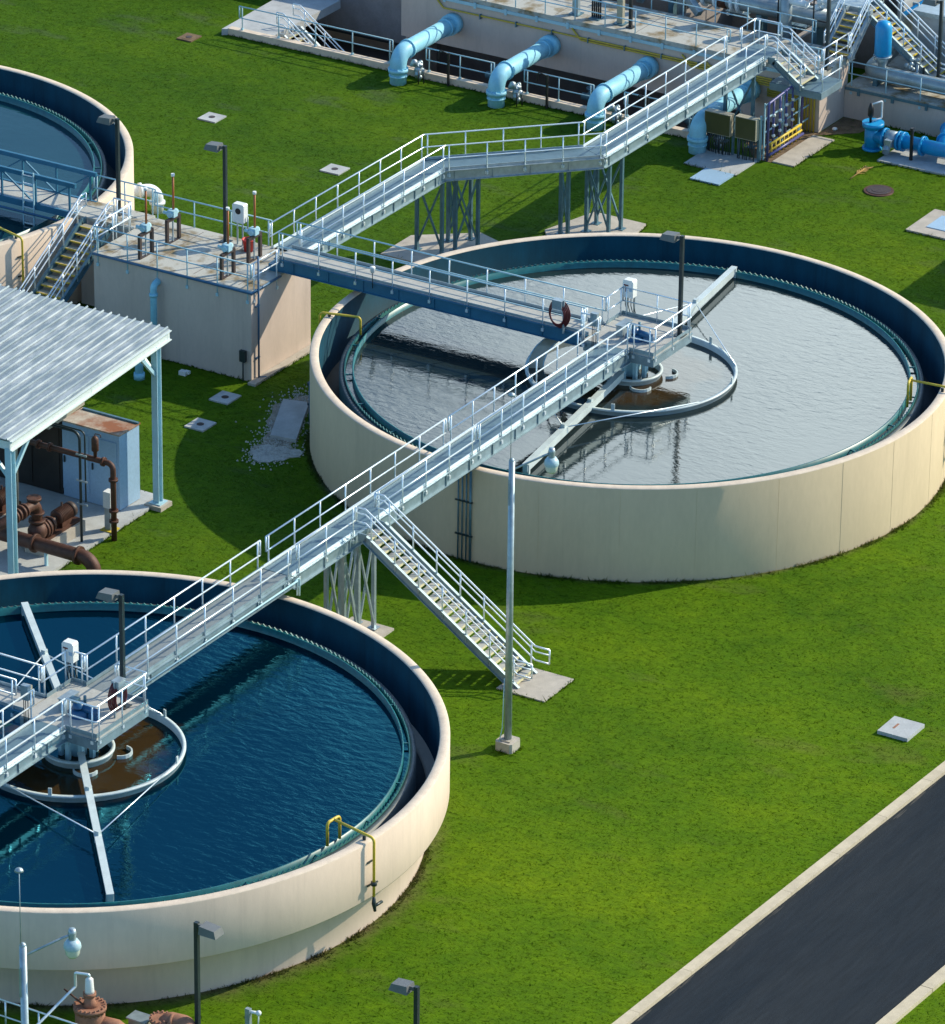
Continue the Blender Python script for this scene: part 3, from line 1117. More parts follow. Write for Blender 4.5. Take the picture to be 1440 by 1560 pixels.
def tower(label, pairs, ztop, cross, m='galvdark', loc=None):
    xs = [p[0] for pr in pairs for p in pr]
    ys = [p[1] for pr in pairs for p in pr]
    t = thing('support_tower', (sum(xs) / len(xs), sum(ys) / len(ys), .1), label, 'support', 'steel support towers under the walkways')
    for pr in pairs:
        for (px, py) in pr:
            mb = MB()
            mb.bar((px, py, .12), (px, py, ztop), .13, .13, (1, 0, 0))
            mb.box(px - .17, py - .17, .10, px + .17, py + .17, .13)
            part('leg', mb, m, t)
    mb = MB()
    for pr in pairs:
        mb.bar((*pr[0], ztop - .06), (*pr[1], ztop - .06), .12, .14)
    part('cross_head', mb, m, t)
    for (a, c) in cross:
        for (z0, z1) in ((.3, ztop - .2), (ztop - .2, .3)):
            mb = MB()
            o = .025 if z0 < z1 else -.025
            mb.bar((a[0] + o, a[1] + o, z0), (c[0] + o, c[1] + o, z1), .07, .07)
            part('brace', mb, m, t)
    return t


L1, L2, L3, L4, L5, L6 = (11.46, 16.33), (11.52, 15.2), (12.9, 15.75), (12.25, 15.02), (13.55, 15.1), (12.95, 14.4)
tower('dark steel lattice tower under the left bend of the angled walkway', ((L1, L2), (L3, L4), (L5, L6)), 3.26, ((L1, L2), (L4, L6), (L3, L5), (L3, L4)))
N1, N2, N3, N4, N5, N6 = (15.95, 12.35), (15.5, 11.75), (16.75, 11.62), (17.7, 11.7), (16.9, 10.68), (17.72, 10.58)
tower('dark steel lattice tower under the right bend of the angled walkway', ((N1, N2), (N3, N5), (N4, N6)), 3.26, ((N1, N2), (N5, N3), (N4, N6), (N3, N4)))
tower('grey lattice tower under the main walkway beside the stair head', (((-20.1, -.36), (-20.1, .34)), ((-18.2, -.36), (-18.2, .34)), ((-19.2, -.36), (-19.2, .34))), 3.83,
      (((-20.1, -.36), (-19.2, -.36)), ((-20.1, .34), (-19.2, .34)), ((-19.2, -.36), (-18.2, -.36)), ((-19.2, .34), (-18.2, .34))), m='galv')
tower('two-legged steel frame under the far end of the angled walkway', (((28.5, 11.8), (28.5, 10.5)),), 3.26, (((28.5, 11.8), (28.5, 10.5)),))


def slab(label, x0, y0, x1, y1, h=.1, m='concrete', group='concrete pads on the grass', poly=None, cat='concrete pad', name='concrete_pad'):
    mb = MB()
    mb.prism(poly or [(x0, y0), (x1, y0), (x1, y1), (x0, y1)], 'z', -.05, h)
    return solo(name, mb, m, label, cat, group)


slab('angular concrete pad under the left steel tower', 0, 0, 0, 0, .1, poly=[(10.3, 17.3), (10.3, 14.0), (12.4, 13.2), (13.9, 13.9), (14.35, 15.1), (12.6, 17.3)])
slab('angular concrete pad under the right steel tower', 0, 0, 0, 0, .1, poly=[(15.0, 12.3), (15.0, 10.9), (16.4, 9.6), (18.76, 10.0), (18.76, 12.4), (16.0, 13.1)])
slab('concrete pad under the lattice tower by the stairs', -20.9, -.95, -17.82, .75, .08)
slab('square concrete pad at the foot of the long stairs', -19.75, -8.06, -17.78, -6.2, .05)


# ------------------------------------------------------------------ stairs
def stairs(label, top, d, width, n, run, rise, zbot, m='rail', tm='plank', nose='palenose', ext=.55, group='metal staircases', rails=(1, -1), side='alum', hr=1.0):
    """top: centre of the top edge; d: horizontal unit direction of descent"""
    top = Vector(top)
    d = Vector((d[0], d[1], 0)).normalized()
    sd = Vector((-d.y, d.x, 0))
    t = thing('staircase', tuple(top + d * (n * run) - Vector((0, 0, top.z - zbot))), label, 'stairs', group)
    slope = Vector((d.x * run, d.y * run, -rise))
    bot = top + slope * (n - .4)
    zz = Vector((0, 0, 1))
    for s in (1, -1):
        mb = MB()
        a = top + sd * s * width / 2 - zz * .10
        flat = a + d * .28
        e = bot + sd * s * width / 2 - zz * .12
        nrm = slope.cross(sd).normalized()
        if nrm.z < 0:
            nrm = -nrm
        mb.bar(a, flat + d * .05, .04, .30)
        mb.bar(flat, e, .04, .30, tuple(nrm))
        mb.bar(flat + sd * s * .05 + nrm * .14, e + sd * s * .05 + nrm * .14, .10, .02, tuple(nrm))
        mb.bar(flat + sd * s * .05 - nrm * .14, e + sd * s * .05 - nrm * .14, .10, .02, tuple(nrm))
        part('stringer', mb, side, t)
    for i in range(1, n):
        p = top + slope * i
        mb = MB()
        mb.bar(p + d * (-.04) - zz * .025 - sd * (width / 2 - .03), p + d * (-.04) - zz * .025 + sd * (width / 2 - .03), run * .97, .05)
        mb.m = 1
        mb.bar(p + d * (run * .41) - zz * .024 - sd * (width / 2 - .03), p + d * (run * .41) - zz * .024 + sd * (width / 2 - .03), .045, .056)
        part('tread', mb, [tm, nose], t)
    for s in rails:
        o = sd * s * (width / 2 + .03)
        P0, P1, P2, P3 = top + o - d * .05, top + o + d * .30, bot + o, bot + o + d * ext
        P3.z = P2.z - .02
        mb = MB()
        for hh, rr in ((hr, .032), (.80 * hr, .024), (.48 * hr, .028)):
            mb.tube(fil([P0 + zz * hh, P1 + zz * hh, P2 + zz * (hh), P3 + zz * hh], .12, 3), rr)
        for P in (P0, P3):
            mb.tube([P + zz * (hr), P + zz * (.48 * hr)], .03)
        rl = part('handrail', mb, m, t)
        L = (P2 - P1).length
        k = max(2, round(L / 1.25))
        for i in range(k + 1):
            p = P1.lerp(P2, (i + .25) / (k + .4))
            mb = MB()
            mb.tube([p - zz * .22, p + zz * hr], .028)
            part('post', mb, m, rl)
    return t


stairs('long pale aluminium stairs from the main walkway down to the lawn', (-19.06, -.62, ZD), (.05, -1), 1.2, 23, .272, .187, 0.0)
stairs('metal stairs beside the left tank, running down behind the canopy roof', (-.15, 23.5, 3.7), (-1, 0), 1.25, 20, .33, .187, 0.0, side='galvdark', tm='khaki', nose='conduit')

# ------------------------------------------------------------------ lamps
lamp0 = thing('light_post', (.98, -1.44, ZD), 'dark square light post on the grey-water tank platform', 'lamp post', 'dark square light posts')
mb = MB()
mb.bar((.98, -1.44, ZD), (.98, -1.44, ZD + 3.92), .13, .13, (1, 0, 0))
mb.box(.98 - .2, -1.44 - .2, ZD, .98 + .2, -1.44 + .2, ZD + .03)
part('pole', mb, 'darkpost', lamp0)
mb = MB()
hx, hy = .98, -1.44
mb.bar((hx, hy + .05, ZD + 3.82), (hx, hy + .22, ZD + 3.82), .08, .12)
b = len(mb.v)
zt = ZD + 3.93
mb.v += [(hx - .24, hy + .2, zt - .26), (hx + .24, hy + .2, zt - .26), (hx + .24, hy + .82, zt - .26), (hx - .24, hy + .82, zt - .26),
         (hx - .20, hy + .22, zt), (hx + .20, hy + .22, zt), (hx + .20, hy + .74, zt - .04), (hx - .20, hy + .74, zt - .04)]
for q in ((3, 2, 1, 0), (4, 5, 6, 7), (0, 1, 5, 4), (1, 2, 6, 5), (2, 3, 7, 6), (3, 0, 4, 7)):
    mb.face([b + i for i in q])
hd = part('lamp_head', mb, 'lamp', lamp0)
mb = MB()
mb.box(hx - .18, hy + .26, zt - .268, hx + .18, hy + .76, zt - .261)
part('lens', mb, 'glass', hd)
dup(lamp0, (-34.38, -1.22, ZD), 'dark square light post on the blue-water tank platform')
dup(lamp0, (.72, 18.26, 3.7), 'dark square light post on the concrete box')
dup(lamp0, (.86, 23.3, 3.7), 'dark square light post beside the rim of the left tank')
dup(lamp0, (-44.5, -10.8, .27), 'dark square light post at the bottom edge in front of the cream tank wall', R(180))
dup(lamp0, (-44.25, -18.25, .27), 'dark square light post at the bottom edge standing on the open lawn')
dup(lamp0, (32.4, 9.15, 2.65), 'dark light post on the corner of the pipe building deck', R(-90))
dup(lamp0, (35.7, 5.55, 1.45), 'dark light post at the foot of the yellow-edged stairs at right')

mast0 = thing('globe_light_mast', (-23.24, -8.74, 0), 'tall steel mast with white globe lamp on the lawn by the stairs', 'light mast', 'tall masts with globe lamps')
mx, my = -23.24, -8.74
mb = MB()
mb.tube([(mx, my, .3), (mx, my, 10.38)], [.13, .10], 16)
mb.ball((mx, my, 10.38), .10, 10)
mb.cbox((mx - .12, my + .02, 9.3), (.05, .05, .9))
part('pole', mb, 'galv', mast0)
mb = MB()
mb.prism([(mx - .32, my - .25), (mx - .25, my - .32), (mx + .25, my - .32), (mx + .32, my - .25), (mx + .32, my + .25), (mx + .25, my + .32), (mx - .25, my + .32), (mx - .32, my + .25)], 'z', -.1, .34)
mb.box(mx - .2, my - .2, .34, mx + .2, my + .2, .38)
part('footing', mb, 'concrete', mast0)
ar = MB()
ar.tube([(mx, my, 10.05), (mx + 1.0, my - .63, 10.35), (mx + 1.2, my - .75, 10.38)], .035)
arm = part('arm', ar, 'galv', mast0)
mb = MB()
gx, gy = mx + 1.22, my - .76
mb.lathe(gx, gy, [(.001, 10.55), (.09, 10.55), (.12, 10.42), (.10, 10.30), (.11, 10.22)], 16)
part('lamp_bracket', mb, 'galv', arm)
mb = MB()
mb.lathe(gx, gy, [(.001, 10.24), (.15, 10.22), (.23, 10.10), (.245, 9.99), (.22, 9.94)], 20)
gl = part('lamp_globe', mb, 'globe', mast0)
mb = MB()
mb.lathe(gx, gy, [(.22, 9.945), (.19, 9.78), (.12, 9.68), (.001, 9.66)], 20)
part('glass_bowl', mb, 'glass', gl)
mb = MB()
mb.tube([(mx - .08, my, 10.2), (mx - .08, my, 12.74)], .014, 6)
mb.lathe(mx - .08, my, [(.001, 12.80), (.10, 12.76), (.13, 12.70), (.03, 12.66), (.001, 12.64)], 12)
part('lightning_rod', mb, 'galv', mast0)
mb = MB()
mb.tube(fil([(mx - .10, my + .1, 2.6), (mx - .12, my + .14, .8), (mx - .3, my + .2, .1)], .3), .02, 6)
part('conduit', mb, 'paleblue', mast0)
dup(mast0, (-57.2, -13.8, 0), 'tall steel mast with white globe lamp at the lower left corner')

# ------------------------------------------------------------------ platform equipment
def control_panel(x, y, z, label, ang=0., legs=.95):
    t = thing('control_cabinet', (x, y, z), label, 'control panel', 'control panels on the tank platforms')
    mb = MB()
    zb = z + legs - .27
    mb.prism([(y - .22, zb + .02), (y - .20, zb), (y + .20, zb), (y + .22, zb + .02), (y + .22, zb + .62), (y + .17, zb + .69), (y - .17, zb + .69), (y - .22, zb + .62)], 'x', x - .15, x + .15)
    bx_ = part('enclosure', mb, 'white', t)
    mb = MB()
    mb.box(x - .158, y - .02, zb + .46, x - .151, y + .17, zb + .51)
    mb.box(x - .158, y + .07, zb + .22, x - .151, y + .10, zb + .46)
    part('marking', mb, 'hose', bx_)
    mb = MB()
    mb.box(x - .159, y - .18, zb + .26, x - .151, y - .05, zb + .38)
    part('display', mb, 'cabblue', bx_)
    mb = MB()
    for i in range(4):
        yy = y - .18 + i * .12
        mb.tube([(x, yy, zb), (x, yy, zb - .35), (x + .05, yy - .08, z - .05)], .017, 6)
    mb.bar((x, y - .26, zb - .22), (x, y + .26, zb - .22), .03, .04)
    part('conduit', mb, 'black', t)
    mb = MB()
    mb.bar((x + .10, y - .15, z - .1), (x + .10, y - .15, zb), .05, .05, (1, 0, 0))
    mb.bar((x + .10, y + .15, z - .1), (x + .10, y + .15, zb), .05, .05, (1, 0, 0))
    part('stand', mb, 'galv', t)
    return t


control_panel(1.75, 1.12, ZD, 'white control panel beside the platform over the grey water')
control_panel(bx + 1.66, by + 1.42, ZD, 'white control panel beside the platform over the dark blue water')


def junction(x, y, z, label):
    t = thing('junction_box', (x, y, z), label, 'junction box', 'small junction boxes at the walkway corners')
    mb = MB()
    mb.box(x - .09, y - .14, z + .75, x + .09, y + .14, z + 1.25)
    part('enclosure', mb, 'galv', t)
    mb = MB()
    mb.box(x + .10, y - .10, z + .85, x + .22, y + .12, z + 1.18)
    part('switch', mb, 'khaki', t)
    mb = MB()
    for k in (-.07, .02, .09):
        mb.tube([(x, y + k, z - .1), (x, y + k, z + .75)], .016, 6)
    part('conduit', mb, 'black', t)


junction(-1.45, .75, ZD, 'small grey junction box at the bridge corner above grey water')
junction(bx - 1.42, by + .95, ZD, 'small grey junction box at the bridge corner above blue water')


def drive(x, y, label):
    t = thing('drive_unit', (x, y, ZD), label, 'drive motor', 'blue drive units at the tank centres')
    mb = MB()
    mb.lathe(x, y, [(.001, ZD + .22), (.30, ZD + .22), (.37, ZD + .15), (.37, ZD), (.42, ZD)], 24)
    mb.lathe(x - .1, y, [(.001, ZD + .46), (.16, ZD + .46), (.2, ZD + .3)], 16)
    part('gear_housing', mb, 'motor', t)
    mb = MB()
    mb.tube([(x - .05, y - .12, ZD + .30), (x - .05, y - .70, ZD + .24)], .12, 14)
    mb.box(x - .16, y - .72, ZD + .0, x + .06, y - .42, ZD + .20)
    part('motor', mb, 'motor', t)
    mb = MB()
    mb.cbox((x - .12, y + .12, ZD + .52), (.2, .3, .16))
    mb.tube([(x + .12, y - .1, ZD + .3), (x + .12, y - .1, ZD + .62)], .05, 10)
    part('gear_reducer', mb, 'galvdark', t)
    mb = MB()
    mb.box(x - .15, y + .45, ZD, x + .55, y + .72, ZD + .40)
    mb.box(x - .18, y + .42, ZD + .40, x + .58, y + .75, ZD + .43)
    part('guard_box', mb, 'galv', t)


drive(-.15, -.22, 'blue gearbox and motor on the grey-water tank platform')
drive(bx - .15, by - .22, 'blue gearbox and motor on the blue-water tank platform')


def hose_reel(x, y, z, label, ax='y', sag=.5):
    t = thing('hose_rack', (x, y, z), label, 'hose', 'coiled hoses on racks')
    mb = MB()
    for i in range(5):
        rr = .30 + .035 * i
        o = (i - 2) * .045
        pts = []
        for k in range(20):
            a = 2 * math.pi * k / 20
            dx, dz = rr * math.cos(a), rr * 1.25 * math.sin(a)
            pts.append((x + o, y + dx, z + .62 + dz) if ax == 'y' else (x + dx, y + o, z + .62 + dz))
        mb.tube(pts, .028, 7, closed=True)
    part('hose_coil', mb, 'hose', t)
    mb = MB()
    if ax == 'y':
        mb.box(x - .14, y - .2, z + .85, x + .14, y + .2, z + 1.2)
        mb.bar((x, y - .22, z - .1), (x, y - .22, z + 1.2), .06, .06, (1, 0, 0))
    else:
        mb.box(x - .2, y - .14, z + .8, x + .2, y + .14, z + 1.2)
        mb.bar((x - .22, y, z - .1), (x - .22, y, z + 1.2), .06, .06, (1, 0, 0))
    part('rack', mb, 'galv', t)


hose_reel(-.98, 2.55, ZD, 'maroon hose coil hanging on the railing of the shaded footbridge')
hose_reel(-34.95, -1.45, ZD + .05, 'maroon hose coil hanging on the blue-water platform railing', 'x')

# curved scum trough by tank A bridge
t = thing('scum_trough', (-1.5, 3.6, 2.7), 'curved pale scum trough rising from the grey water beside the footbridge', 'scum trough')
mb = MB()
b0 = None
ed = [(-1.62, 3.48, 2.70), (-1.50, 3.50, 3.00), (-1.28, 3.50, 3.26), (-.98, 3.45, 3.46), (-.62, 3.38, 3.58), (-.2, 3.3, 3.62)]
of = (.30, -.50, 0)
b = len(mb.v)
for k, dz in ((0, 0), (1, 0), (1, -.05), (0, -.05)):
    mb.v += [(p[0] + of[0] * k, p[1] + of[1] * k, p[2] + dz) for p in ed]
n6 = len(ed)
for i in range(n6 - 1):
    for k in range(4):
        k2 = (k + 1) % 4
        mb.face((b + k * n6 + i, b + k * n6 + i + 1, b + k2 * n6 + i + 1, b + k2 * n6 + i))
part('beach_plate', mb, 'scum', t)
mb = MB()
for k in (0, 1):
    mb.tube([(p[0] + of[0] * k, p[1] + of[1] * k, p[2]) for p in ed], .025, 6)
mb.bar((-1.3, 3.2, 2.5), (-1.3, 3.2, 3.2), .06, .06, (1, 0, 0))
part('edge_trim', mb, 'paleblue', t)
t = thing('spray_light', (-.86, 10.6, ZD), 'small white floodlight on a short stalk on the shaded footbridge', 'floodlight')
mb = MB()
mb.tube([(-.93, 10.6, ZD - .2), (-.93, 10.6, ZD + .42)], .02, 6)
part('stalk', mb, 'darkpost', t)
mb = MB()
mb.lathe(-.93, 10.6, [(.001, ZD + .40), (.07, ZD + .42), (.11, ZD + .62), (.10, ZD + .66), (.001, ZD + .66)], 12)
part('lamp_head', mb, 'white', t)


# yellow water pipes over tank rims
def yellow_pipe(c, ang, label, rin, zin, drop, fork, valve):
    cx, cy = c
    d = Vector((math.cos(R(ang)), math.sin(R(ang)), 0))
    sd = Vector((-d.y, d.x, 0))
    o = Vector((cx, cy, 0))
    z = ZR + .13
    t = thing('yellow_pipe', tuple(o + d * 11.6 + Vector((0, 0, ZR))), label, 'pipe', 'yellow pipes over the tank rims')
    q = lambda r, zz, s=0.: tuple(o + d * r + sd * s + Vector((0, 0, zz)))
    mb = MB()
    if fork:
        mb.tube(fil([q(10.35, zin, -.3), q(10.35, z + .18, -.3), q(10.35, z + .18, .3), q(10.35, zin, .3)], .12), .05)
        mb.tube(fil([q(10.35, z + .18), q(11.93, z + .05), q(11.93, drop)], .15), .045)
    else:
        mb.tube(fil([q(rin, zin), q(rin, z), q(11.93, z), q(11.93, drop)], .15), .045)
    part('pipe_run', mb, 'yellow', t)
    mb = MB()
    for zz in (2.9, 2.1):
        if zz > drop + .2:
            mb.bar(q(11.76, zz, -.12), q(11.76, zz, .12), .06, .05)
    mb.bar(q(11.55, ZR + .0, 0), q(11.55, ZR + .14, 0), .1, .05, (1, 0, 0))
    part('bracket', mb, 'darkpost', t)
    if valve:
        mb = MB()
        mb.ringband(q(11.93, drop + .45), (0, 0, 1), .10, .12, 10)
        mb.tube([q(11.93, drop), q(11.93, drop - .25), q(11.98, drop - .5)], [.05, .07, .045], 8)
        mb.tube([q(11.93, drop - .35), q(11.93, drop - .35, .4)], .05, 8)
        mb.tube([q(11.93, drop + .45, -.1), q(11.93, drop + .45, .18)], .03, 8)
        part('valve', mb, 'darkpost', t)


yellow_pipe(TA, 105.3, 'yellow pipe over the left rim of the grey-water tank', 10.35, 3.0, 2.9, False, False)
yellow_pipe(TA, -74.5, 'yellow pipe over the right rim of the grey-water tank', 10.3, 2.95, 1.4, True, True)
yellow_pipe(TB, -96.2, 'yellow forked pipe over the front rim of the blue-water tank', 10.35, 3.1, 1.75, True, True)
yellow_pipe(TC, -106.5, 'yellow pipe over the rim of the left tank beside the stairs', 9.6, 3.0, .4, False, False)

# conduits on tank A front wall
t = thing('wall_conduit', (-11.3, 1.2, 0), 'bundle of vertical conduits on the cream wall under the main walkway', 'conduit')
mb = MB()
for i, a in enumerate((176.5, 175.7, 174.9, 174.1)):
    mb.tube([(11.80 * math.cos(R(a + 5)), 11.80 * math.sin(R(a + 5)), 0), (11.80 * math.cos(R(a + 5)), 11.80 * math.sin(R(a + 5)), 3.5)], .03 if i else .05, 6)
part('pipes', mb, 'galvdark', t)
mb = MB()
for z in (1.0, 2.3):
    mb.bar((11.83 * math.cos(R(182)), 11.83 * math.sin(R(182)), z), (11.83 * math.cos(R(178.6)), 11.83 * math.sin(R(178.6)), z), .06, .05)
part('bracket', mb, 'darkpost', t)

# ------------------------------------------------------------------ splitter box
BX0, BX1, BY0, BY1, BZ = -2.85, 1.25, 14.75, 21.9, 3.65
sb = thing('splitter_box', ((BX0 + BX1) / 2, (BY0 + BY1) / 2, 0), 'tall square concrete box between the tanks with a railed top', 'concrete box')
mb = MB()
mb.box(BX0, BY0, -.2, BX1, BY1, BZ - .02)
part('wall', mb, 'pinkish', sb)
mb = MB()
mb.box(BX0 - .02, BY0 - .02, BZ - .018, BX1 + .02, BY1 + .02, BZ + .05)
part('top_slab', mb, 'stained', sb)
mb = MB()
for y in (15.5, 17.5, 19.5, 21.2):
    mb.box(BX0 + .25, y - .012, BZ + .051, BX1 - .2, y + .012, BZ + .056)
part('slab_joint', mb, 'pitdark', sb)
mb = MB()
mb.box(BX0 - .3, BY0 - .35, -.05, BX1 + .25, BY0 - .02, .10)
part('footing', mb, 'concrete', sb)
mb = MB()
mb.tube([(BX0 - .06, BY1, BZ), (BX0 - .06, BY0 - .06, BZ), (-.9, BY0 - .06, BZ)], .045)
mb.tube([(-2.5, BY0 - .10, .1), (-2.5, BY0 - .10, 5.0)], .04)
mb.tube([(-2.5, BY0 - .1, .1), (-2.3, BY0 - .3, .08), (-2.2, BY0 - .3, -.05)], .04)
for z in (.9, 3.0):
    mb.bar((-2.62, BY0 - .05, z), (-2.38, BY0 - .05, z), .08, .04)
part('conduit', mb, 'deepblue', sb)
ZB = BZ + .05
railing(sb, [(BX0, BY1 - .05, ZB), (BX0, BY0, ZB)], m='paleblue', spacing=1.5, foot=.5)
railing(sb, [(BX0 + .05, BY0, ZB), (-.95, BY0, ZB)], spacing=1.2, foot=.5)
railing(sb, [(BX1, BY1, ZB), (BX1, 16.5, ZB)], m='paleblue', spacing=1.8)
railing(sb, [(BX0 + .1, BY1 + .02, ZB), (-.3, BY1 + .02, ZB)], spacing=1.0)
mb = MB()
mb.tube(fil([(BX0 + .1, 18.95, 3.15), (BX0 - .32, 18.95, 3.15), (BX0 - .32, 18.95, -.1)], .22), .13, 14)
mb.ringband((BX0 - .32, 18.95, 2.72), (0, 0, 1), .17, .12, 16)
part('overflow_pipe', mb, 'pipeblue', sb)
mb = MB()
mb.box(BX0 - .16, 14.95, .8, BX0 - .02, 15.2, 1.25)
mb.tube([(BX0 - .1, 15.07, -.05), (BX0 - .1, 15.07, .8)], .03)
part('wall_box', mb, 'darkpost', sb)


def gate(x, y, label, h=.95):
    t = thing('sluice_gate', (x, y, ZB), label, 'sluice gate', 'sluice gates on the concrete box')
    mb = MB()
    for s in (-.4, .4):
        mb.bar((x + s, y, ZB), (x + s, y, ZB + h), .11, .13, (1, 0, 0))
    mb.bar((x - .45, y, ZB + h), (x + .45, y, ZB + h), .12, .12)
    mb.box(x - .42, y - .06, ZB, x + .42, y + .06, ZB + .03)
    part('frame', mb, 'iron', t)
    mb = MB()
    mb.bar((x, y, ZB), (x, y, ZB + h), .05, .05, (1, 0, 0))
    part('stem', mb, 'galv', t)
    mb = MB()
    mb.cbox((x - .02, y, ZB + h + .22), (.26, .30, .26))
    mb.tube([(x - .25, y, ZB + h + .2), (x + .25, y, ZB + h + .22)], .11, 10)
    mb.tube([(x - .1, y + .1, ZB + h + .2), (x - .12, y + .34, ZB + h + .22)], .07, 8)
    part('actuator', mb, 'paleblue', t)
    mb = MB()
    mb.cyl(x + .04, y, ZB + h + .3, ZB + h + 1.70, .042, 10)
    st = part('stem_cover', mb, 'orange', t)
    mb = MB()
    mb.cyl(x + .04, y, ZB + h + 1.70, ZB + h + 1.81, .07, 10)
    part('cap', mb, 'white', st)
    return t


gate(-2.08, 20.02, 'sluice gate on the box nearest the stairs, orange stem cover')
gate(-.34, 19.96, 'sluice gate at the back of the box by the rear railing, orange stem cover')
gate(-2.06, 16.32, 'sluice gate above the front corner of the box, orange stem cover')
gate(-.18, 16.36, 'sluice gate next to the red bucket on the box')
mb = MB()
mb.lathe(.42, 17.02, [(.001, ZB), (.17, ZB), (.24, ZB + .46), (.26, ZB + .46), (.26, ZB + .49), (.22, ZB + .49), (.16, ZB + .05), (.001, ZB + .05)], 18)
solo('bucket', mb, 'red', 'red bucket on the concrete box beside a sluice gate', 'bucket')
t = thing('gauge_panel', (.75, 17.62, ZB), 'white gauge box with dark round window on two legs on the box', 'instrument box')
mb = MB()
mb.prism([(17.36, 4.68), (17.40, 4.64), (17.84, 4.64), (17.88, 4.68), (17.88, 5.36), (17.84, 5.40), (17.40, 5.40), (17.36, 5.36)], 'x', .62, .90)
e = part('enclosure', mb, 'white', t)
mb = MB()
mb.ringband((.612, 17.62, 5.12), (1, 0, 0), .12, .02, 20)
part('window', mb, 'black', e)
mb = MB()
mb.bar((.76, 17.5, ZB), (.76, 17.5, 4.64), .05, .05, (1, 0, 0))
mb.bar((.76, 17.74, ZB), (.76, 17.74, 4.64), .05, .05, (1, 0, 0))
mb.tube([(.8, 17.3, 4.9), (.8, 17.3, 4.2)], .03, 6)
part('stand', mb, 'galv', t)

# landing between box and tank C, truss bridge
ld = thing('stair_landing', (.6, 23.4, 0), 'raised concrete landing between the concrete box and the left tank', 'landing')
mb = MB()
mb.box(-.1, 22.0, Z2 - .12, 1.45, 25.0, Z2)
part('deck', mb, 'stained', ld)
mb = MB()
mb.box(-.05, 22.1, -.1, 1.40, 24.5, Z2 - .12)
part('pier', mb, 'pinkish', ld)
railing(ld, [(1.5, 24.9, Z2), (1.5, 22.0, Z2)], m='paleblue')
railing(ld, [(-.1, 22.85, Z2), (-.1, 22.0, Z2), (-1.4, 21.95, Z2)], spacing=.5)
tr = thing('truss_bridge', (.7, 30, 3.2), 'blue truss footbridge with deep lattice sides over the teal water', 'footbridge', 'footbridges onto the tank platforms')
mb = MB()
mb.box(.05, 24.9, Z2 - .10, 1.35, 37, Z2 - .02)
part('deck', mb, 'plank', tr)
for x in (.0, 1.4):
    mb = MB()
    mb.bar((x, 24.7, Z2 + 1.12), (x, 37, Z2 + 1.12), .12, .18)
    mb.bar((x, 24.7, Z2 - .12), (x, 37, Z2 - .12), .12, .26)
    y = 25.0
    i = 0
    while y < 36.5:
        mb.bar((x, y, Z2 - .1), (x, y, Z2 + 1.1), .07, .07, (1, 0, 0))
        if y + 1.6 < 37:
            mb.bar((x, y + (0 if i % 2 else 1.6), Z2 - .05), (x, y + (1.6 if i % 2 else 0), Z2 + 1.05), .06, .06)
        y += 1.6
        i += 1
    part('truss', mb, 'bluealum', tr)
mb = MB()
mb.tube([(-.2, 23, 3.3), (-.2, 37, 3.3)], .05)
part('conduit', mb, 'deepblue', tr)
t = thing('ladder', (-.12, 27.1, 1.5), 'narrow aluminium ladder on the side of the truss bridge over teal water', 'ladder')
mb = MB()
for y in (26.6, 27.1):
    mb.bar((-.14, y, 2.6), (-.14, y, 5.0), .05, .05, (1, 0, 0))
part('side_rail', mb, 'paleblue', t)
mb = MB()
for i in range(7):
    mb.bar((-.14, 26.6, 2.85 + i * .33), (-.14, 27.1, 2.85 + i * .33), .04, .04)
part('rung', mb, 'rail', t)
t = thing('pipe_elbow', (9.2, 27.5, 0), 'white pipe elbow leaving the left tank and turning into the lawn', 'pipe')
mb = MB()
mb.tube(fil([(7.2, 29.4, .98), (9.35, 27.35, .98), (9.35, 27.35, -.1)], .42, 8), .26, 20)
part('elbow', mb, 'whitepipe', t)
mb = MB()
mb.ringband((8.85, 27.83, .98), (2.15, -2.05, 0), .33, .12)
mb.ringband((9.35, 27.35, .42), (0, 0, 1), .33, .12)
part('flange', mb, 'whitepipe', t)

# ------------------------------------------------------------------ canopy and pump station
ZC = lambda x: 6.70 + .067 * (x + 13.2)
t = thing('canopy', (-18, 16, 0), 'open steel canopy with ribbed zinc roof on pale blue posts', 'canopy')
mb = MB()
XL, XR, YF, YB = -22.9, -13.2, 11.35, 20.4
b = len(mb.v)
for z in (0, -.03):
    mb.v += [(XL, YF, ZC(XL) + z), (XR, YF, ZC(XR) + z), (XR, YB, ZC(XR) + z), (XL, YB, ZC(XL) + z)]
mb.face((b, b + 1, b + 2, b + 3))
mb.face((b + 7, b + 6, b + 5, b + 4))
for i in range(4):
    j = (i + 1) % 4
    mb.face((b + i, b + 4 + i, b + 4 + j, b + j))
y = YF + .12
while y < YB:
    for (xa, xb) in ((XL - .02, (XL + XR) / 2 + .03), ((XL + XR) / 2 - .06, XR + .05)):
        dz = .004 if xb > -15 else 0
        q = [(y - .035, 0), (y - .012, .055), (y + .012, .055), (y + .035, 0)]
        b = len(mb.v)
        for xx in (xa, xb):
            for (u, v) in q:
                mb.v.append((xx, u, ZC(xx) + .004 + v + dz))
        for k in range(3):
            mb.face((b + k, b + k + 1, b + 5 + k, b + 4 + k))
        mb.face((b, b + 1, b + 2, b + 3))
        mb.face((b + 7, b + 6, b + 5, b + 4))
    y += .345
part('roof', mb, 'roof', t)
mb = MB()
for yy in (YF + .03, YB - .05):
    mb.bar((XL, yy, ZC(XL) - .22), (XR, yy, ZC(XR) - .22), .05, .36)
    mb.bar((XL, yy - .05, ZC(XL) - .05), (XR, yy - .05, ZC(XR) - .05), .14, .03)
    mb.bar((XL, yy - .05, ZC(XL) - .39), (XR, yy - .05, ZC(XR) - .39), .14, .03)
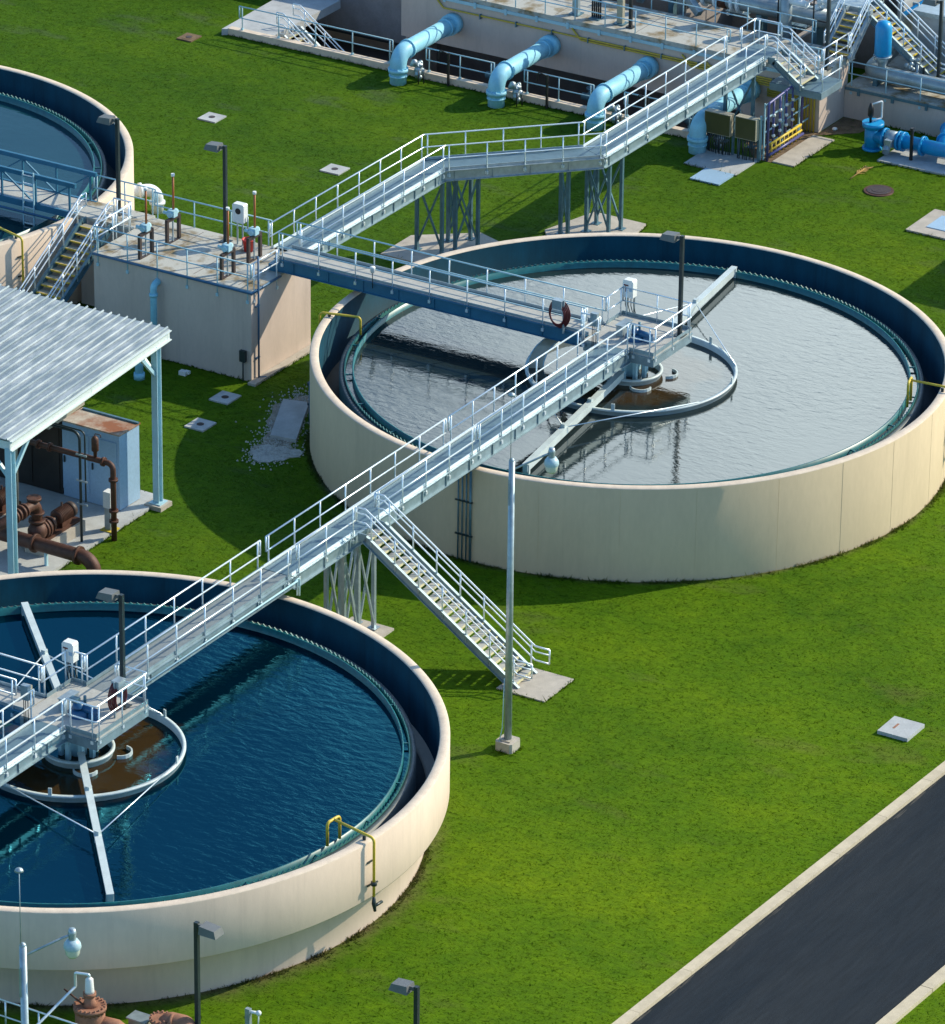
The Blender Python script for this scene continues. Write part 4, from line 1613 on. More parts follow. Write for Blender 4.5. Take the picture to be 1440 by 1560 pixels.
for xx in (XL + .1, XR - .1, -18.):
    mb.bar((xx, YF, ZC(xx) - .25), (xx, YB, ZC(xx) - .25), .1, .3)
part('eave_beam', mb, 'eave', t)
for (px, py) in ((-13.9, 11.47), (-22.75, 11.47), (-13.9, 20.2), (-22.75, 20.2)):
    mb = MB()
    zt = ZC(px) - .36
    for s in (-.12, .12):
        mb.bar((px + s, py, .2), (px + s, py, zt), .25, .03, (1, 0, 0))
    mb.bar((px, py, .2), (px, py, zt), .03, .24, (1, 0, 0))
    mb.box(px - .25, py - .25, .17, px + .25, py + .25, .21)
    ps = part('post', mb, 'paleblue', t)
    sx = -1 if px > -18 else 1
    mb = MB()
    mb.bar((px + sx * .1, py, zt - 1.1), (px + sx * 1.1, py, zt - .02), .12, .12)
    if py < 15:
        mb.bar((px, py + .1, zt - 1.1), (px, py + 1.1, zt), .12, .12)
    part('brace', mb, 'paleblue', ps)
    mb = MB()
    mb.box(px - .36, py - .36, -.05, px + .36, py + .36, .17)
    part('footing', mb, 'concrete', ps)
mb = MB()
mb.prism([(-24.5, 11.55), (-20.0, 11.45), (-14.4, 11.55), (-13.25, 11.9), (-13.25, 20.6), (-24.5, 20.6)], 'z', -.05, .11)
solo('concrete_floor', mb, 'bluecon', 'concrete floor slab of the pump station under the canopy', 'floor slab')

t = thing('equipment_cabinet', (-14.5, 13.5, .15), 'light blue double-door metal cabinet with rusting top under the canopy', 'cabinet')
mb = MB()
mb.box(-15.15, 12.25, .14, -13.9, 14.70, 3.05)
part('body', mb, 'cabblue', t)
mb = MB()
mb.box(-15.19, 12.21, 3.05, -13.86, 14.72, 3.11)
part('top', mb, 'rustytop', t)
mb = MB()
mb.box(-14.05, 12.2, 3.11, -13.95, 14.6, 3.17)
part('ridge', mb, 'galvdark', t)
for y0_ in (12.36, 13.58):
    mb = MB()
    mb.box(-15.18, y0_, .45, -15.145, y0_ + 1.12, 2.75)
    dr = part('door', mb, 'cabblue', t)
    mb = MB()
    mb.box(-15.24, y0_ + 1.0, 1.5, -15.185, y0_ + 1.05, 1.75)
    part('handle', mb, 'darkpost', dr)
t = thing('equipment_cabinet', (-14.5, 16.6, .15), 'dark brown panel cabinet with grey top beside the light blue one', 'cabinet')
mb = MB()
mb.box(-15.10, 14.78, .14, -13.9, 18.6, 3.12)
part('body', mb, 'darkpanel', t)
mb = MB()
mb.box(-15.14, 14.76, 3.12, -13.86, 18.64, 3.17)
part('top', mb, 'galv', t)
for y0_ in (14.9, 16.1, 17.3):
    mb = MB()
    mb.box(-15.13, y0_, .3, -15.095, y0_ + 1.1, 3.0)
    part('door', mb, 'darkpanel', t)
t = thing('fluorescent_fixture', (-16.2, 13.6, 3.9), 'slim light fixture hanging under the canopy roof', 'light fixture')
mb = MB()
mb.bar((-17.2, 13.9, 3.75), (-15.0, 13.9, 3.9), .16, .10)
part('tray', mb, 'khaki', t)
mb = MB()
for xx in (-17.1, -15.1):
    mb.tube([(xx, 13.9, 3.8), (xx, 13.9, 6.2)], .012, 6)
part('hanger', mb, 'galv', t)


def pump(x, y, label, rest=0):
    t = thing('pump', (x, y, .11), label, 'pump', 'rusty pumps under the canopy')
    mb = MB()
    mb.box(x - 1.25, y - .42, .10, x + 1.25, y + .42, .55)
    part('plinth', mb, 'concrete', t)
    mb = MB()
    mb.box(x - 1.1, y - .32, .55, x + 1.15, y + .32, .65)
    part('base_frame', mb, 'rust', t)
    mb = MB()
    mb.tube([(x + .05, y, 1.0), (x + .1, y, 1.0), (x + .75, y, 1.0), (x + .8, y, 1.0)], [.2, .27, .27, .2], 18)
    for i in range(9):
        mb.ringband((x + .15 + i * .07, y, 1.0), (1, 0, 0), .295, .025, 18)
    mb.box(x + .1, y - .25, .65, x + .7, y + .25, .85)
    part('motor', mb, 'rust', t)
    mb = MB()
    mb.tube([(x + .80, y, 1.0), (x + 1.0, y, 1.0), (x + 1.06, y, 1.0)], [.29, .29, .1], 18)
    mb.tube([(x - .2, y, 1.0), (x + .05, y, 1.0)], .09, 12)
    mb.cbox((x + .5, y + .05, 1.36), (.06, .06, .16))
    part('fan_cowl', mb, 'iron', t)
    mb = MB()
    for i in range(5):
        mb.ringband((x - .25 - i * .14, y, .92), (1, 0, 0), .24 + .05 * (i % 2) + .03 * i, .10, 18)
    mb.tube([(x - .2, y, .92), (x - 1.0, y, .92)], [.2, .33], 18)
    mb.ball((x - 1.05, y, .95), .36, 14)
    mb.box(x - 1.0, y - .2, .6, x - .5, y + .2, .8)
    part('volute', mb, 'rust', t)
    mb = MB()
    mb.tube(fil([(x - 1.0, y + .05, 1.0), (x - 1.0, y + .05, 2.0), (x - 3.4, y + .05, 2.0)], .3), .19, 16)
    mb.ringband((x - 1.0, y + .05, 1.32), (0, 0, 1), .30, .10, 18)
    mb.ringband((x - 1.0, y + .05, 1.62), (0, 0, 1), .27, .08, 18)
    for i in range(4):
        mb.ringband((x - 1.75 - i * .22, y + .05, 2.0), (1, 0, 0), .25 + .03 * (i % 2), .09, 18)
    mb.ringband((x - 1.15, y + .05, 2.22), (0, 0, 1), .26, .10, 18)
    part('discharge_pipe', mb, 'rust', t)
    return t


p0 = pump(-18.45, 12.75, 'rusty pump under the canopy, nearest the blue cabinet')
dup(p0, (-18.45, 15.35, .11), 'rusty pump under the canopy, behind the left front post')
dup(p0, (-18.45, 17.95, .11), 'rusty pump under the canopy, farthest back at the left edge')
for ch in p0.children:
    pass
t = thing('rusty_header_pipe', (-20.2, 12, 0), 'thick rust-brown pipe bending down into the lawn under the canopy edge', 'pipe')
mb = MB()
mb.tube(fil([(-20.2, 20.5, .85), (-20.2, 9.85, .85), (-20.2, 9.85, -.2)], .5, 8), .25, 20)
part('pipe_run', mb, 'rust', t)
mb = MB()
for y in (10.5, 12.35, 14.9, 17.5):
    mb.ringband((-20.2, y, .85), (0, 1, 0), .34, .10)
part('flange', mb, 'rust', t)
mb = MB()
for y in (11.9, 14.2, 17):
    mb.bar((-20.2, y, .1), (-20.2, y, .62), .1, .1, (1, 0, 0))
part('pipe_stand', mb, 'paleblue', t)
t = thing('rusty_riser_pipe', (-17, 11.25, 0), 'slim rust-brown riser pipe with elbow running back under the canopy', 'pipe')
mb = MB()
mb.tube(fil([(-17.05, 11.2, -.1), (-17.05, 11.2, 2.95), (-17.05, 19.5, 2.95)], .22), .105, 14)
part('pipe_run', mb, 'rust', t)
mb = MB()
for z in (.75, 1.15, 2.35):
    mb.ringband((-17.05, 11.2, z), (0, 0, 1), .17, .09, 14)
for y in (11.6, 13.9, 14.4):
    mb.ringband((-17.05, y, 2.95), (0, 1, 0), .17, .09, 14)
part('flange', mb, 'rust', t)
mb = MB()
mb.tube([(-17.05, 11.95, 3.0), (-17.05, 11.95, 3.25), (-17.05, 11.95, 3.3), (-17.05, 11.95, 3.75), (-17.05, 11.95, 3.85)], [.06, .07, .13, .13, .06], 12)
mb.tube(fil([(-17.05, 11.95, 3.85), (-17.05, 11.95, 3.95), (-17.05, 11.7, 3.95), (-17.05, 11.7, 3.85)], .04), .018, 6)
part('air_valve', mb, 'rust', t)
t = thing('electrical_conduit', (-17.95, 11.97, .1), 'dark conduits rising from the slab and bending back above the pumps', 'conduit')
mb = MB()
mb.tube(fil([(-17.95, 11.97, .1), (-17.95, 11.97, 4.33), (-17.95, 15.5, 4.33)], .3), .05, 10)
mb.tube(fil([(-17.95, 11.75, 1.7), (-17.95, 11.75, 4.42), (-17.95, 15.5, 4.42)], .2), .03, 8)
part('pipes', mb, 'darkpost', t)
mb = MB()
for z in (1.6, 2.5, 3.5):
    mb.bar((-18.0, 11.65, z), (-18.0, 12.1, z), .05, .06)
part('clamp', mb, 'galv', t)
t = thing('control_pedestal', (-16.62, 11.68, .1), 'narrow grey metal pedestal beside the rusty riser pipe', 'pedestal')
mb = MB()
mb.box(-16.72, 11.58, .14, -16.48, 11.84, 1.55)
part('post', mb, 'galv', t)
mb = MB()
mb.box(-16.76, 11.55, 1.0, -16.44, 11.86, 1.62)
part('box', mb, 'white', t)
mb = MB()
mb.box(-16.85, 11.45, .10, -16.35, 11.95, .15)
part('base_plate', mb, 'yellow', t)
for nm, py, lab in (('a', 14.0, 'thin pale steel rod pair hanging under the canopy, beside the nearest pump'),):
    t = thing('hanger_rod', (-19.1, py, 1.6), lab, 'rod')
    mb = MB()
    mb.tube([(-19.1, py, 1.0), (-19.1, py, 5.9)], .035, 8)
    part('rod', mb, 'khaki', t)
    mb = MB()
    mb.tube([(-19.1, py - .14, 1.0), (-19.1, py - .14, 5.9)], .03, 8)
    part('rod', mb, 'khaki', t)
mb = MB()
mb.cyl(-4.87, 18.48, -.1, 1.45, .16, 14)
mb.cyl(-4.87, 18.48, .0, .25, .21, 14)
solo('vent_pipe', mb, 'pipeblue', 'light blue upright pipe in the lawn seen under the canopy edge', 'pipe')

# ------------------------------------------------------------------ covers in the lawn
covers = [((19.3, 31.35), 'small square concrete cover in the far upper left lawn'),
          ((17.1, 23.8), 'small square concrete cover behind the angled walkway'),
          ((26.85, 37.6), 'brownish square cover near the pavement at the top left'),
          ((-4.65, 14.75), 'square concrete cover in the shaded grass below the concrete box'),
          ((-7.2, 14.15), 'square concrete cover in the shaded grass nearest the canopy'),
          ((-15.15, -19.05), 'pale square concrete cover near the road kerb')]
for i, ((px, py), lab) in enumerate(covers):
    t = thing('ground_cover', (px, py, 0), lab, 'ground cover', 'square concrete covers in the lawn')
    s = (.44, .44, .42, .47, .45, .62)[i]
    s2 = (.44, .46, .38, .42, .42, .56)[i]
    mb = MB()
    h = .13 if i == 5 else .06
    mb.prism([(px - s, py - s2), (px + s, py - s2), (px + s, py + s2), (px - s, py + s2)], 'z', -.05, h)
    part('frame', mb, 'soil' if i == 2 else 'bluecon', t)
    mb = MB()
    if i == 5:
        mb.box(px - .20, py + .14, h, px + .18, py + .22, h + .006)
    else:
        mb.cyl(px, py, h, h + .012, .14, 16)
    part('lid', mb, 'rustlight' if i == 5 else 'iron', t)
t = thing('ground_cover', (25.3, .3, 0), 'large pale concrete cover with blue hatch at the right edge', 'ground cover', 'square concrete covers in the lawn')
mb = MB()
mb.box(23.95, -1.4, -.05, 26.55, .95, .08)
part('frame', mb, 'concrete', t)
mb = MB()
mb.box(24.6, -1.0, .08, 26.0, .35, .11)
part('hatch', mb, 'cabblue', t)
t = thing('manhole', (27.2, 3.85, 0), 'round rusty manhole cover in the lawn near the blue pipeline', 'manhole')
mb = MB()
mb.cyl(27.2, 3.85, -.05, .05, .62, 32)
part('frame', mb, 'rust', t)
mb = MB()
mb.cyl(27.2, 3.85, .05, .07, .50, 32)
mb.cyl(27.2, 3.85, .07, .08, .3, 24)
part('lid', mb, 'iron', t)
t = thing('dry_frond', (28.5, 5.4, .02), 'dry yellow palm frond lying on the lawn', 'palm frond')
mb = MB()
mb.tube([(27.75, 5.45, .03), (28.5, 5.42, .08), (29.3, 5.44, .05)], [.03, .025, .012], 6)
for i in range(14):
    k = .35 + .6 * i / 14
    x_ = 27.75 + 1.55 * k
    for s in (-1, 1):
        mb.bar((x_, 5.43, .07), (x_ + .22, 5.43 + s * (.10 + .12 * random.random()), .03 + .05 * random.random()), .03, .006)
part('leaf', mb, 'straw', t)
mb = MB()
mb.prism([(-8.3, 11.0), (-8.4, 10.6), (-8.1, 10.2), (-7.9, 10.25), (-7.6, 9.85), (-7.2, 9.95), (-6.9, 10.4), (-6.3, 10.5), (-5.2, 11.3), (-4.4, 11.3), (-3.3, 11.7), (-2.8, 12.2), (-2.9, 12.5), (-3.4, 12.6), (-4.2, 12.9), (-4.9, 12.5), (-5.6, 12.3), (-6.2, 11.7), (-6.9, 11.6), (-7.3, 11.3), (-7.7, 11.5)], 'z', -.02, .015)
struct('soil', mb, 'palesoil')
mb = MB()
hp = [(-8.65, 10.9), (-8.75, 10.55), (-8.6, 10.2), (-8.35, 10.15), (-8.2, 9.85), (-7.85, 9.8), (-7.6, 9.55), (-7.2, 9.6), (-7.05, 9.9), (-7.25, 10.15), (-7.1, 10.5), (-7.35, 10.75), (-7.3, 11.1), (-7.6, 11.3), (-7.8, 11.15), (-8.1, 11.35), (-8.35, 11.05)]
mb.prism(hp, 'z', -.02, .028)
struct('gravel_patch', mb, 'gravel')
mb = MB()
for i in range(1100):
    k = random.random() ** 1.7
    gx_, gy_ = -8.1 + 5.6 * k + random.gauss(0, .5), 10.5 + 2.1 * k + random.gauss(0, .5)
    if math.hypot(gx_, gy_) < 11.8:
        continue
    rr = random.uniform(.02, .055)
    a_ = random.uniform(0, 6.28)
    b = len(mb.v)
    for q_ in range(4):
        mb.v.append((gx_ + rr * math.cos(a_ + q_ * 1.57), gy_ + rr * math.sin(a_ + q_ * 1.57), .005))
    mb.v.append((gx_, gy_, .02 + rr))
    for q_ in range(4):
        mb.face((b + q_, b + (q_ + 1) % 4, b + 4))
o_ = struct('gravel', mb, 'gravel')
o_['kind'] = 'stuff'
mb = MB()
mb.prism([(-6.75, 11.35), (-6.6, 10.32), (-3.5, 11.75), (-3.75, 12.75)], 'z', .0, .14)
solo('concrete_plank', mb, 'bluecon', 'grey rectangular concrete plank lying on white gravel by the tank', 'concrete plank')
t = thing('hose_bib', (-4.6, 11.0, 0), 'cluster of small pipes and valves against the left tank wall above the gravel', 'pipes')
mb = MB()
for i, a in enumerate((113, 114, 115.2)):
    mb.tube([(11.86 * math.cos(R(a)), 11.86 * math.sin(R(a)), -.05), (11.86 * math.cos(R(a)), 11.86 * math.sin(R(a)), 2.4 - .3 * i)], .035, 6)
part('pipes', mb, 'deepblue', t)
mb = MB()
for z in (.8, 1.6):
    mb.ringband((11.9 * math.cos(R(114)), 11.9 * math.sin(R(114)), z), (0, 0, 1), .09, .1, 10)
part('valve', mb, 'darkpost', t)
mb = MB()
mb.cbox((BX0 - .8, 17.3, .08), (.22, .3, .16))
mb.cbox((BX0 - .75, 17.15, .12), (.12, .2, .12))
solo('litter', mb, 'white', 'scrap of white litter in the grass at the foot of the concrete box', 'litter')

# ------------------------------------------------------------------ pipe building (top right)
KX = 28.12
t = thing('pit_wall', (KX, 25, 0), 'low pale kerb wall with railings along the sunken pit', 'kerb wall')
mb = MB()
mb.box(KX, 12.6, -2.5, KX + .32, 36.4, .31)
part('wall', mb, 'coping', t)
for (ya, yb_) in ((35.9, 28.0), (26.3, 22.9), (21.4, 18.0), (16.5, 13.2)):
    railing(t, [(KX + .16, ya, .31), (KX + .16, yb_, .31)], m='paleblue', foot=.02, spacing=1.7)
mb = MB()
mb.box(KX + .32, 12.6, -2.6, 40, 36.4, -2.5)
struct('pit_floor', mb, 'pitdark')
pb = thing('pipe_building', (33, 20, 0), 'pinkish concrete process building with a railed walkway on top', 'building')
mb = MB()
mb.box(31.70, 9.05, .22, 32.1, 29.7, 2.40)
mb.box(32.1, 9.05, -2.5, 32.5, 12.7, 2.40)
mb.box(31.70, 9.05, -.2, 32.1, 12.7, .22)
mb.box(32.1, 29.4, -2.5, 38.0, 29.7, 2.40)
mb.box(32.5, 9.05, -.2, 34.2, 9.3, 2.40)
part('wall', mb, 'pinkish', pb)
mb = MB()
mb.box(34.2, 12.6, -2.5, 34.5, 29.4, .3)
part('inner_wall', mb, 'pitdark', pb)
mb = MB()
mb.box(31.66, 9.0, 2.38, 34.7, 30.0, 2.65)
part('deck', mb, 'stained', pb)
mb = MB()
mb.box(31.62, 9.0, 2.30, 31.66, 30.0, 2.44)
for i in range(14):
    y = 10.4 + 1.55 * i
    mb.box(31.58, y - .06, 2.24, 31.62, y + .06, 2.5)
part('edge_trim', mb, 'paleblue', pb)
railing(pb, [(31.72, 30, 2.65), (31.72, 13.4, 2.65)], m='paleblue', foot=.35)
railing(pb, [(31.72, 9.05, 2.65), (31.72, 10.4, 2.65)], m='paleblue', foot=.35, spacing=1.2)
railing(pb, [(31.75, 9.02, 2.65), (34.2, 9.02, 2.65)], foot=.35, spacing=1.2)
railing(pb, [(34.68, 30, 2.65), (34.68, 10.9, 2.65)], m='paleblue')
mb = MB()
for y in (9.6, 10.05, 11, 14.5, 18, 22):
    mb.box(31.8, y, 2.651, 34.6, y + .02, 2.656)
part('deck_joint', mb, 'pitdark', pb)
# recessed wing at left and far tank walls behind
mb = MB()
mb.box(36.0, 29.7, -2.5, 36.4, 36.4, 2.9)
part('recessed_wall', mb, 'pinkish', pb)
mb = MB()
mb.box(34.5, 33.2, .9, 36.0, 36.4, 1.1)
part('canopy_slab', mb, 'galvdark', pb)
mb = MB()
mb.box(35.88, 32.0, -2.4, 35.97, 32.12, 2.9)
part('downpipe', mb, 'rust', pb)
mb = MB()
for xw in (34.75, 39.5, 44.):
    mb.box(xw, 10, -1.5, xw + .35, 60, 2.5 if xw > 35 else 2.37)
for yw in (12.0, 17.5, 24., 31.):
    mb.box(35.1, yw, -1.5, 52, yw + .35, 2.45)
part('basin_wall', mb, 'pit', pb)
mb = MB()
mb.box(34.7, 9.5, -1.6, 56, 60, -1.5)
part('basin_floor', mb, 'channel', pb)
mb = MB()
mb.box(33.95, -30, -.2, 34.2, 9.04, 1.28)
part('lower_wall', mb, 'pinkish', pb)
mb = MB()
mb.box(33.92, -30, 1.28, 48, 9.0, 1.45)
part('lower_deck', mb, 'stained', pb)
railing(pb, [(33.98, 8.9, 1.45), (33.98, -6, 1.45)], m='paleblue', foot=.35)
mb = MB()
for i in range(9):
    mb.box(33.86, 8.3 - 1.6 * i, 1.1, 33.92, 8.42 - 1.6 * i, 1.4)
mb.box(33.88, -8, 1.26, 33.92, 9.0, 1.38)
part('edge_trim', mb, 'galvdark', pb)
mb = MB()
mb.box(38.0, -20, 1.45, 38.3, 8.0, 3.6)
mb.box(38.3, 8.6, 1.45, 52, 8.9, 4.1)
part('upper_wall', mb, 'bluecon', pb)
mb = MB()
mb.box(35.9, 9.5, 4.0, 52, 10.6, 4.2)
mb.box(37.9, -20, 3.6, 46, 8.0, 3.8)
part('upper_walkway', mb, 'galv', pb)
railing(pb, [(37.2, 9.55, 4.2), (52, 9.55, 4.2)])
railing(pb, [(36.0, 10.55, 4.2), (52, 10.55, 4.2)])
railing(pb, [(38, 5.6, 3.8), (38, -15, 3.8)])
# W2 landing and flight
lg = thing('step_landing', (30.7, 10, 2.3), 'small aluminium landing joining the angled walkway to the building deck', 'landing')
mb = MB()
mb.box(29.75, 8.0, 2.52, 31.64, 10.40, 2.62)
part('deck', mb, 'grating', lg)
mb = MB()
for a, c in (((29.75, 8.0), (31.6, 8.0)), ((29.75, 8.0), (29.75, 10.4))):
    mb.bar((*a, 2.45), (*c, 2.45), .05, .3)
mb.bar((29.6, 11.7, 3.5), (30.9, 11.7, 3.5), .05, .3)
part('edge_beam', mb, 'alum', lg)
mb = MB()
mb.box(29.5, 10.5, 3.62, 30.95, 11.8, 3.68)
part('upper_deck', mb, 'grating', lg)
railing(lg, [(29.78, 8.04, 2.62), (31.6, 8.04, 2.62)], spacing=1.6)
railing(lg, [(29.6, 11.8, 3.7), (31.0, 11.8, 3.7), (31.0, 10.6, 3.7)], spacing=1.1)
stairs('very short aluminium flight between angled walkway end and building deck', (30.3, 10.5, 3.68), (0, -1), 1.2, 5, .36, .21, 2.62, group='metal staircases', ext=.1)
stairs('steep short stairs rising from the building deck corner to the upper walkway', (35.9, 9.42, 4.2), (-1, 0), 1.1, 8, .27, .194, 2.65, ext=.1, side='galv', nose='conduit')
stairs('long stairs with yellow nosings at the right edge beside the blue vessel', (36.45, 9.5, 4.2), (0, -1), 1.25, 15, .275, .183, 1.45, ext=.3, nose='yellow')
stairs('stairs with yellow nosings descending into the pit at the top left', (29.4, 34.2, .28), (0, -1), 1.25, 14, .28, .19, -2.5, ext=.4, group='metal staircases', side='galv')
mb = MB()
mb.prism([(KX - .05, 36.75), (KX - .05, 34.1 + 2.3), (KX + .4, 36.4), (KX + .4, 34.3), (40, 34.3), (40, 44), (34.6, 44)], 'z', -.1, .28)
mb = MB()
mb.prism([(27.95, 36.62), (28.10, 36.40), (28.44, 36.38), (28.47, 34.25), (33.9, 34.25), (33.9, 36.39), (46, 36.41), (46, 37.3)], 'z', -.1, .285)
struct('pavement', mb, 'bluecon')

# light blue elbow pipes
e0 = thing('elbow_pipe', (27.1, 26.98, 0), 'leftmost light blue pipe elbow running from lawn to building wall', 'pipe', 'light blue elbow pipes into the building wall')
ex, ey = 27.1, 26.98
mb = MB()
mb.tube(fil([(ex, ey, -.1), (ex, ey, 1.35), (31.8, ey, 1.35)], .55, 8), .36, 24)
part('pipe_run', mb, 'pipeblue', e0)
mb = MB()
mb.ringband((ex, ey, .62), (0, 0, 1), .44, .16, 24)
mb.ringband((ex, ey, .36), (0, 0, 1), .40, .08, 24)
mb.ringband((ex + .75, ey, 1.35), (1, 0, 0), .42, .10, 24)
mb.ringband((31.45, ey, 1.35), (1, 0, 0), .47, .42, 24)
mb.ringband((30.9, ey, 1.35), (1, 0, 0), .41, .08, 24)
for k in range(12):
    a = 2 * math.pi * k / 12
    mb.cyl(ex + .40 * math.cos(a), ey + .40 * math.sin(a), .50, .74, .03, 6)
    mb.tube([(ex + .67, ey + .385 * math.cos(a), 1.35 + .385 * math.sin(a)), (ex + .83, ey + .385 * math.cos(a), 1.35 + .385 * math.sin(a))], .028, 6)
part('flange', mb, 'pipeblue', e0)
mb = MB()
for i in range(10):
    q = (ex + .62 + random.uniform(-.2, .25), ey - .62 + random.uniform(-.15, .12), .55 + random.uniform(-.35, .4))
    if i % 2:
        mb.ball(q, random.uniform(.11, .19), 8)
    else:
        mb.ringband(q, (random.uniform(-1, 1), random.uniform(-1, 1), random.uniform(-1, 1)), random.uniform(.1, .17), .1, 10)
mb.tube([(ex + .7, ey - .62, -.05), (ex + .7, ey - .62, .9)], .06, 8)
mb.tube([(ex + .5, ey - .3, .75), (ex + .7, ey - .8, .75)], .09, 10)
part('valve', mb, 'galv', e0)
mb = MB()
mb.tube([(ex + .55, ey - .95, -.05), (ex + .55, ey - .95, .45)], .03, 6)
mb.tube([(ex + .35, ey - .8, -.05), (ex + .35, ey - .8, .6)], .03, 6)
part('stub_pipe', mb, 'black', e0)
dup(e0, (27.08, 22.06, 0), 'second light blue pipe elbow from the left, in front of the pit')
dup(e0, (27.05, 17.2, 0), 'light blue pipe elbow just behind the right bend of the walkway')
dup(e0, (27.0, 12.25, 0), 'light blue pipe elbow behind the olive panels under the walkway')
s0 = thing('sign_post', (27.98, 25.0, 0), 'black slim post between the first and second light blue elbows', 'post', 'slim black posts by the pit')
mb = MB()
mb.bar((27.98, 25, -.05), (27.98, 25, 1.5), .09, .09, (1, 0, 0))
part('pole', mb, 'black', s0)
mb = MB()
mb.tube(fil([(27.98, 25, 1.45), (27.98, 25.45, 1.55), (27.98, 25.5, 1.1)], .08), .03, 6)
part('hook', mb, 'black', s0)
dup(s0, (27.98, 20.1, 0), 'black slim post between the second and third light blue elbows')
dup(s0, (27.98, 15.2, 0), 'black slim post beside the third light blue elbow, behind the walkway')
# pumps inside the pit
for i, yy in enumerate((24.4, 19.6, 14.8)):
    tt = thing('pit_valve', (31.0, yy, -1.0), ('grey valve in the dark pit under the first wall bay', 'grey valve in the dark pit under the second wall bay', 'grey valve in the dark pit under the third wall bay')[i], 'valve', 'valves down in the pit')
    mb = MB()
    mb.cyl(31.0, yy, -2.5, -.2, .12, 10)
    mb.ball((31.0, yy, -.35), .3, 10)
    part('body', mb, 'galvdark', tt)
    mb = MB()
    mb.ringband((31.0, yy, .05), (0, 0, 1), .28, .06, 16)
    mb.tube([(31.0, yy - .5, -.4), (31.0, yy + .5, -.4)], .16, 12)
    part('handwheel', mb, 'galvdark', tt)

# yellow conduits on the wall
yc = thing('wall_conduit', (31.6, 16, 1.5), 'bundle of yellow conduits along the building wall, turning down at its end', 'conduit')
for i, ys in enumerate((27.5, 20.6, 15.2, 14.0)):
    mb = MB()
    z = 1.95 - .10 * i
    mb.tube(fil([(31.62, ys + .45, z + .45), (31.62, ys, z), (31.62, 9.25 + .15 * i, z), (31.62, 9.25 + .15 * i, -.05)], .15), .042, 8)
    part('pipe_run', mb, 'conduit', yc)
for i in range(4):
    mb = MB()
    mb.tube(fil([(31.62, 11.5, 1.5 - .1 * i), (31.62, 9.85 + .12 * i, 1.5 - .1 * i), (31.62, 9.85 + .12 * i, -.05)], .1), .045, 8)
    part('pipe_run', mb, 'conduit', yc)
mb = MB()
for i in range(9):
    y = 11.2 + i * 1.8
    mb.box(31.55, y, 1.55 if y < 14 else 1.8, 31.70, y + .05, 2.02)
part('clamp', mb, 'galvdark', yc)

# olive instrument panels, meter rack
for (y0_, y1_, z0_, z1_, lab) in ((10.78, 12.0, .93, 1.88, 'larger olive-fronted electrical panel on legs below the walkway end'), (9.58, 10.55, .98, 1.93, 'smaller olive-fronted electrical panel beside the purple pipe rack')):
    t = thing('electrical_cabinet', (27.3, (y0_ + y1_) / 2, .06), lab, 'electrical panel', 'olive electrical panels on legs')
    mb = MB()
    mb.box(27.1, y0_, z0_, 27.45, y1_, z1_)
    part('enclosure', mb, 'khaki', t)
    mb = MB()
    mb.box(27.08, y0_ + .03, z0_ + .03, 27.1, y1_ - .03, z1_ - .03)
    part('front_door', mb, 'olive', t)
    mb = MB()
    y = y0_ + .1
    while y < y1_ - .05:
        mb.tube([(27.22 + random.uniform(-.08, .12), y, 0), (27.25, y, z0_)], .025, 6)
        y += .085
    part('conduit', mb, 'darkpost', t)
    mb = MB()
    for yy in (y0_ + .02, y1_ - .02):
        mb.bar((27.42, yy, 0), (27.42, yy, z1_ - .05), .09, .09, (1, 0, 0))
    part('leg', mb, 'galvdark', t)
t = thing('pipe_rack', (29.2, 9.3, 0), 'rack of purple pipes with yellow manifold on a pale frame', 'pipe rack')
mb = MB()
mb.tube(fil([(27.65, 9.30, -.05), (27.65, 9.30, 2.55), (30.6, 9.30, 2.75), (30.6, 9.3, .5)], .1), .055, 8)
for i in range(4):
    x_ = 28.1 + i * .55
    mb.tube([(x_, 9.30, .55), (x_, 9.30, 2.57 + .065 * i)], .05, 8)
mb.tube([(27.65, 9.2, .3), (30.6, 9.2, .3)], .06, 8)
part('purple_pipe', mb, 'purple', t)
mb = MB()
for i in range(4):
    x_ = 28.1 + i * .55
    for z in (1.0, 1.45, 1.9):
        mb.ball((x_, 9.28, z + .06 * i), .085, 8)
part('valve', mb, 'white', t)
mb = MB()
mb.tube([(27.8, 9.26, .72), (30.5, 9.26, .72)], .055, 8)
mb.tube([(27.8, 9.22, .48), (30.5, 9.22, .48)], .04, 8)
for i in range(8):
    x_ = 27.9 + i * .36
    mb.tube([(x_, 9.24, .1), (x_, 9.24, .72)], .035, 6)
part('manifold', mb, 'yellow', t)
mb = MB()
for x_ in (27.7, 29.3, 30.75):
    mb.bar((x_, 9.5, 0), (x_, 9.5, 2.5), .06, .06, (1, 0, 0))
for z in (.6, 1.2, 1.8, 2.4):
    mb.bar((27.7, 9.5, z), (31.6, 9.5, z), .05, .05)
mb.bar((27.62, 9.62, 0), (27.62, 9.62, 1.95), .08, .08, (1, 0, 0))
part('frame', mb, 'paleblue', t)
slab('shaded concrete pad in front of the olive panels', 25.5, 9.6, 27.55, 12.05, .06, m='bluecon')
slab('pale blue hatch slab at the corner of the panel pad', 24.15, 9.65, 25.49, 11.0, .07, m='cabblue')
slab('long sunlit concrete pad beside the purple pipe rack', 27.66, 8.05, 31.25, 9.05, .06)
slab('concrete pad under the bright blue pipeline', 0, 0, 0, 0, .08, m='bluecon', poly=[(30.1, 5.45), (31.9, 5.4), (32.4, -6), (30.4, -6)])
mb = MB()
mb.prism([(31.0, 12.6), (27.6, 9.9), (27.6, 9.1), (31.3, 9.05), (32.6, 7.6), (33.9, 7.4), (33.9, 9.0), (31.7, 9.0), (31.7, 12.6)], 'z', -.02, .012)
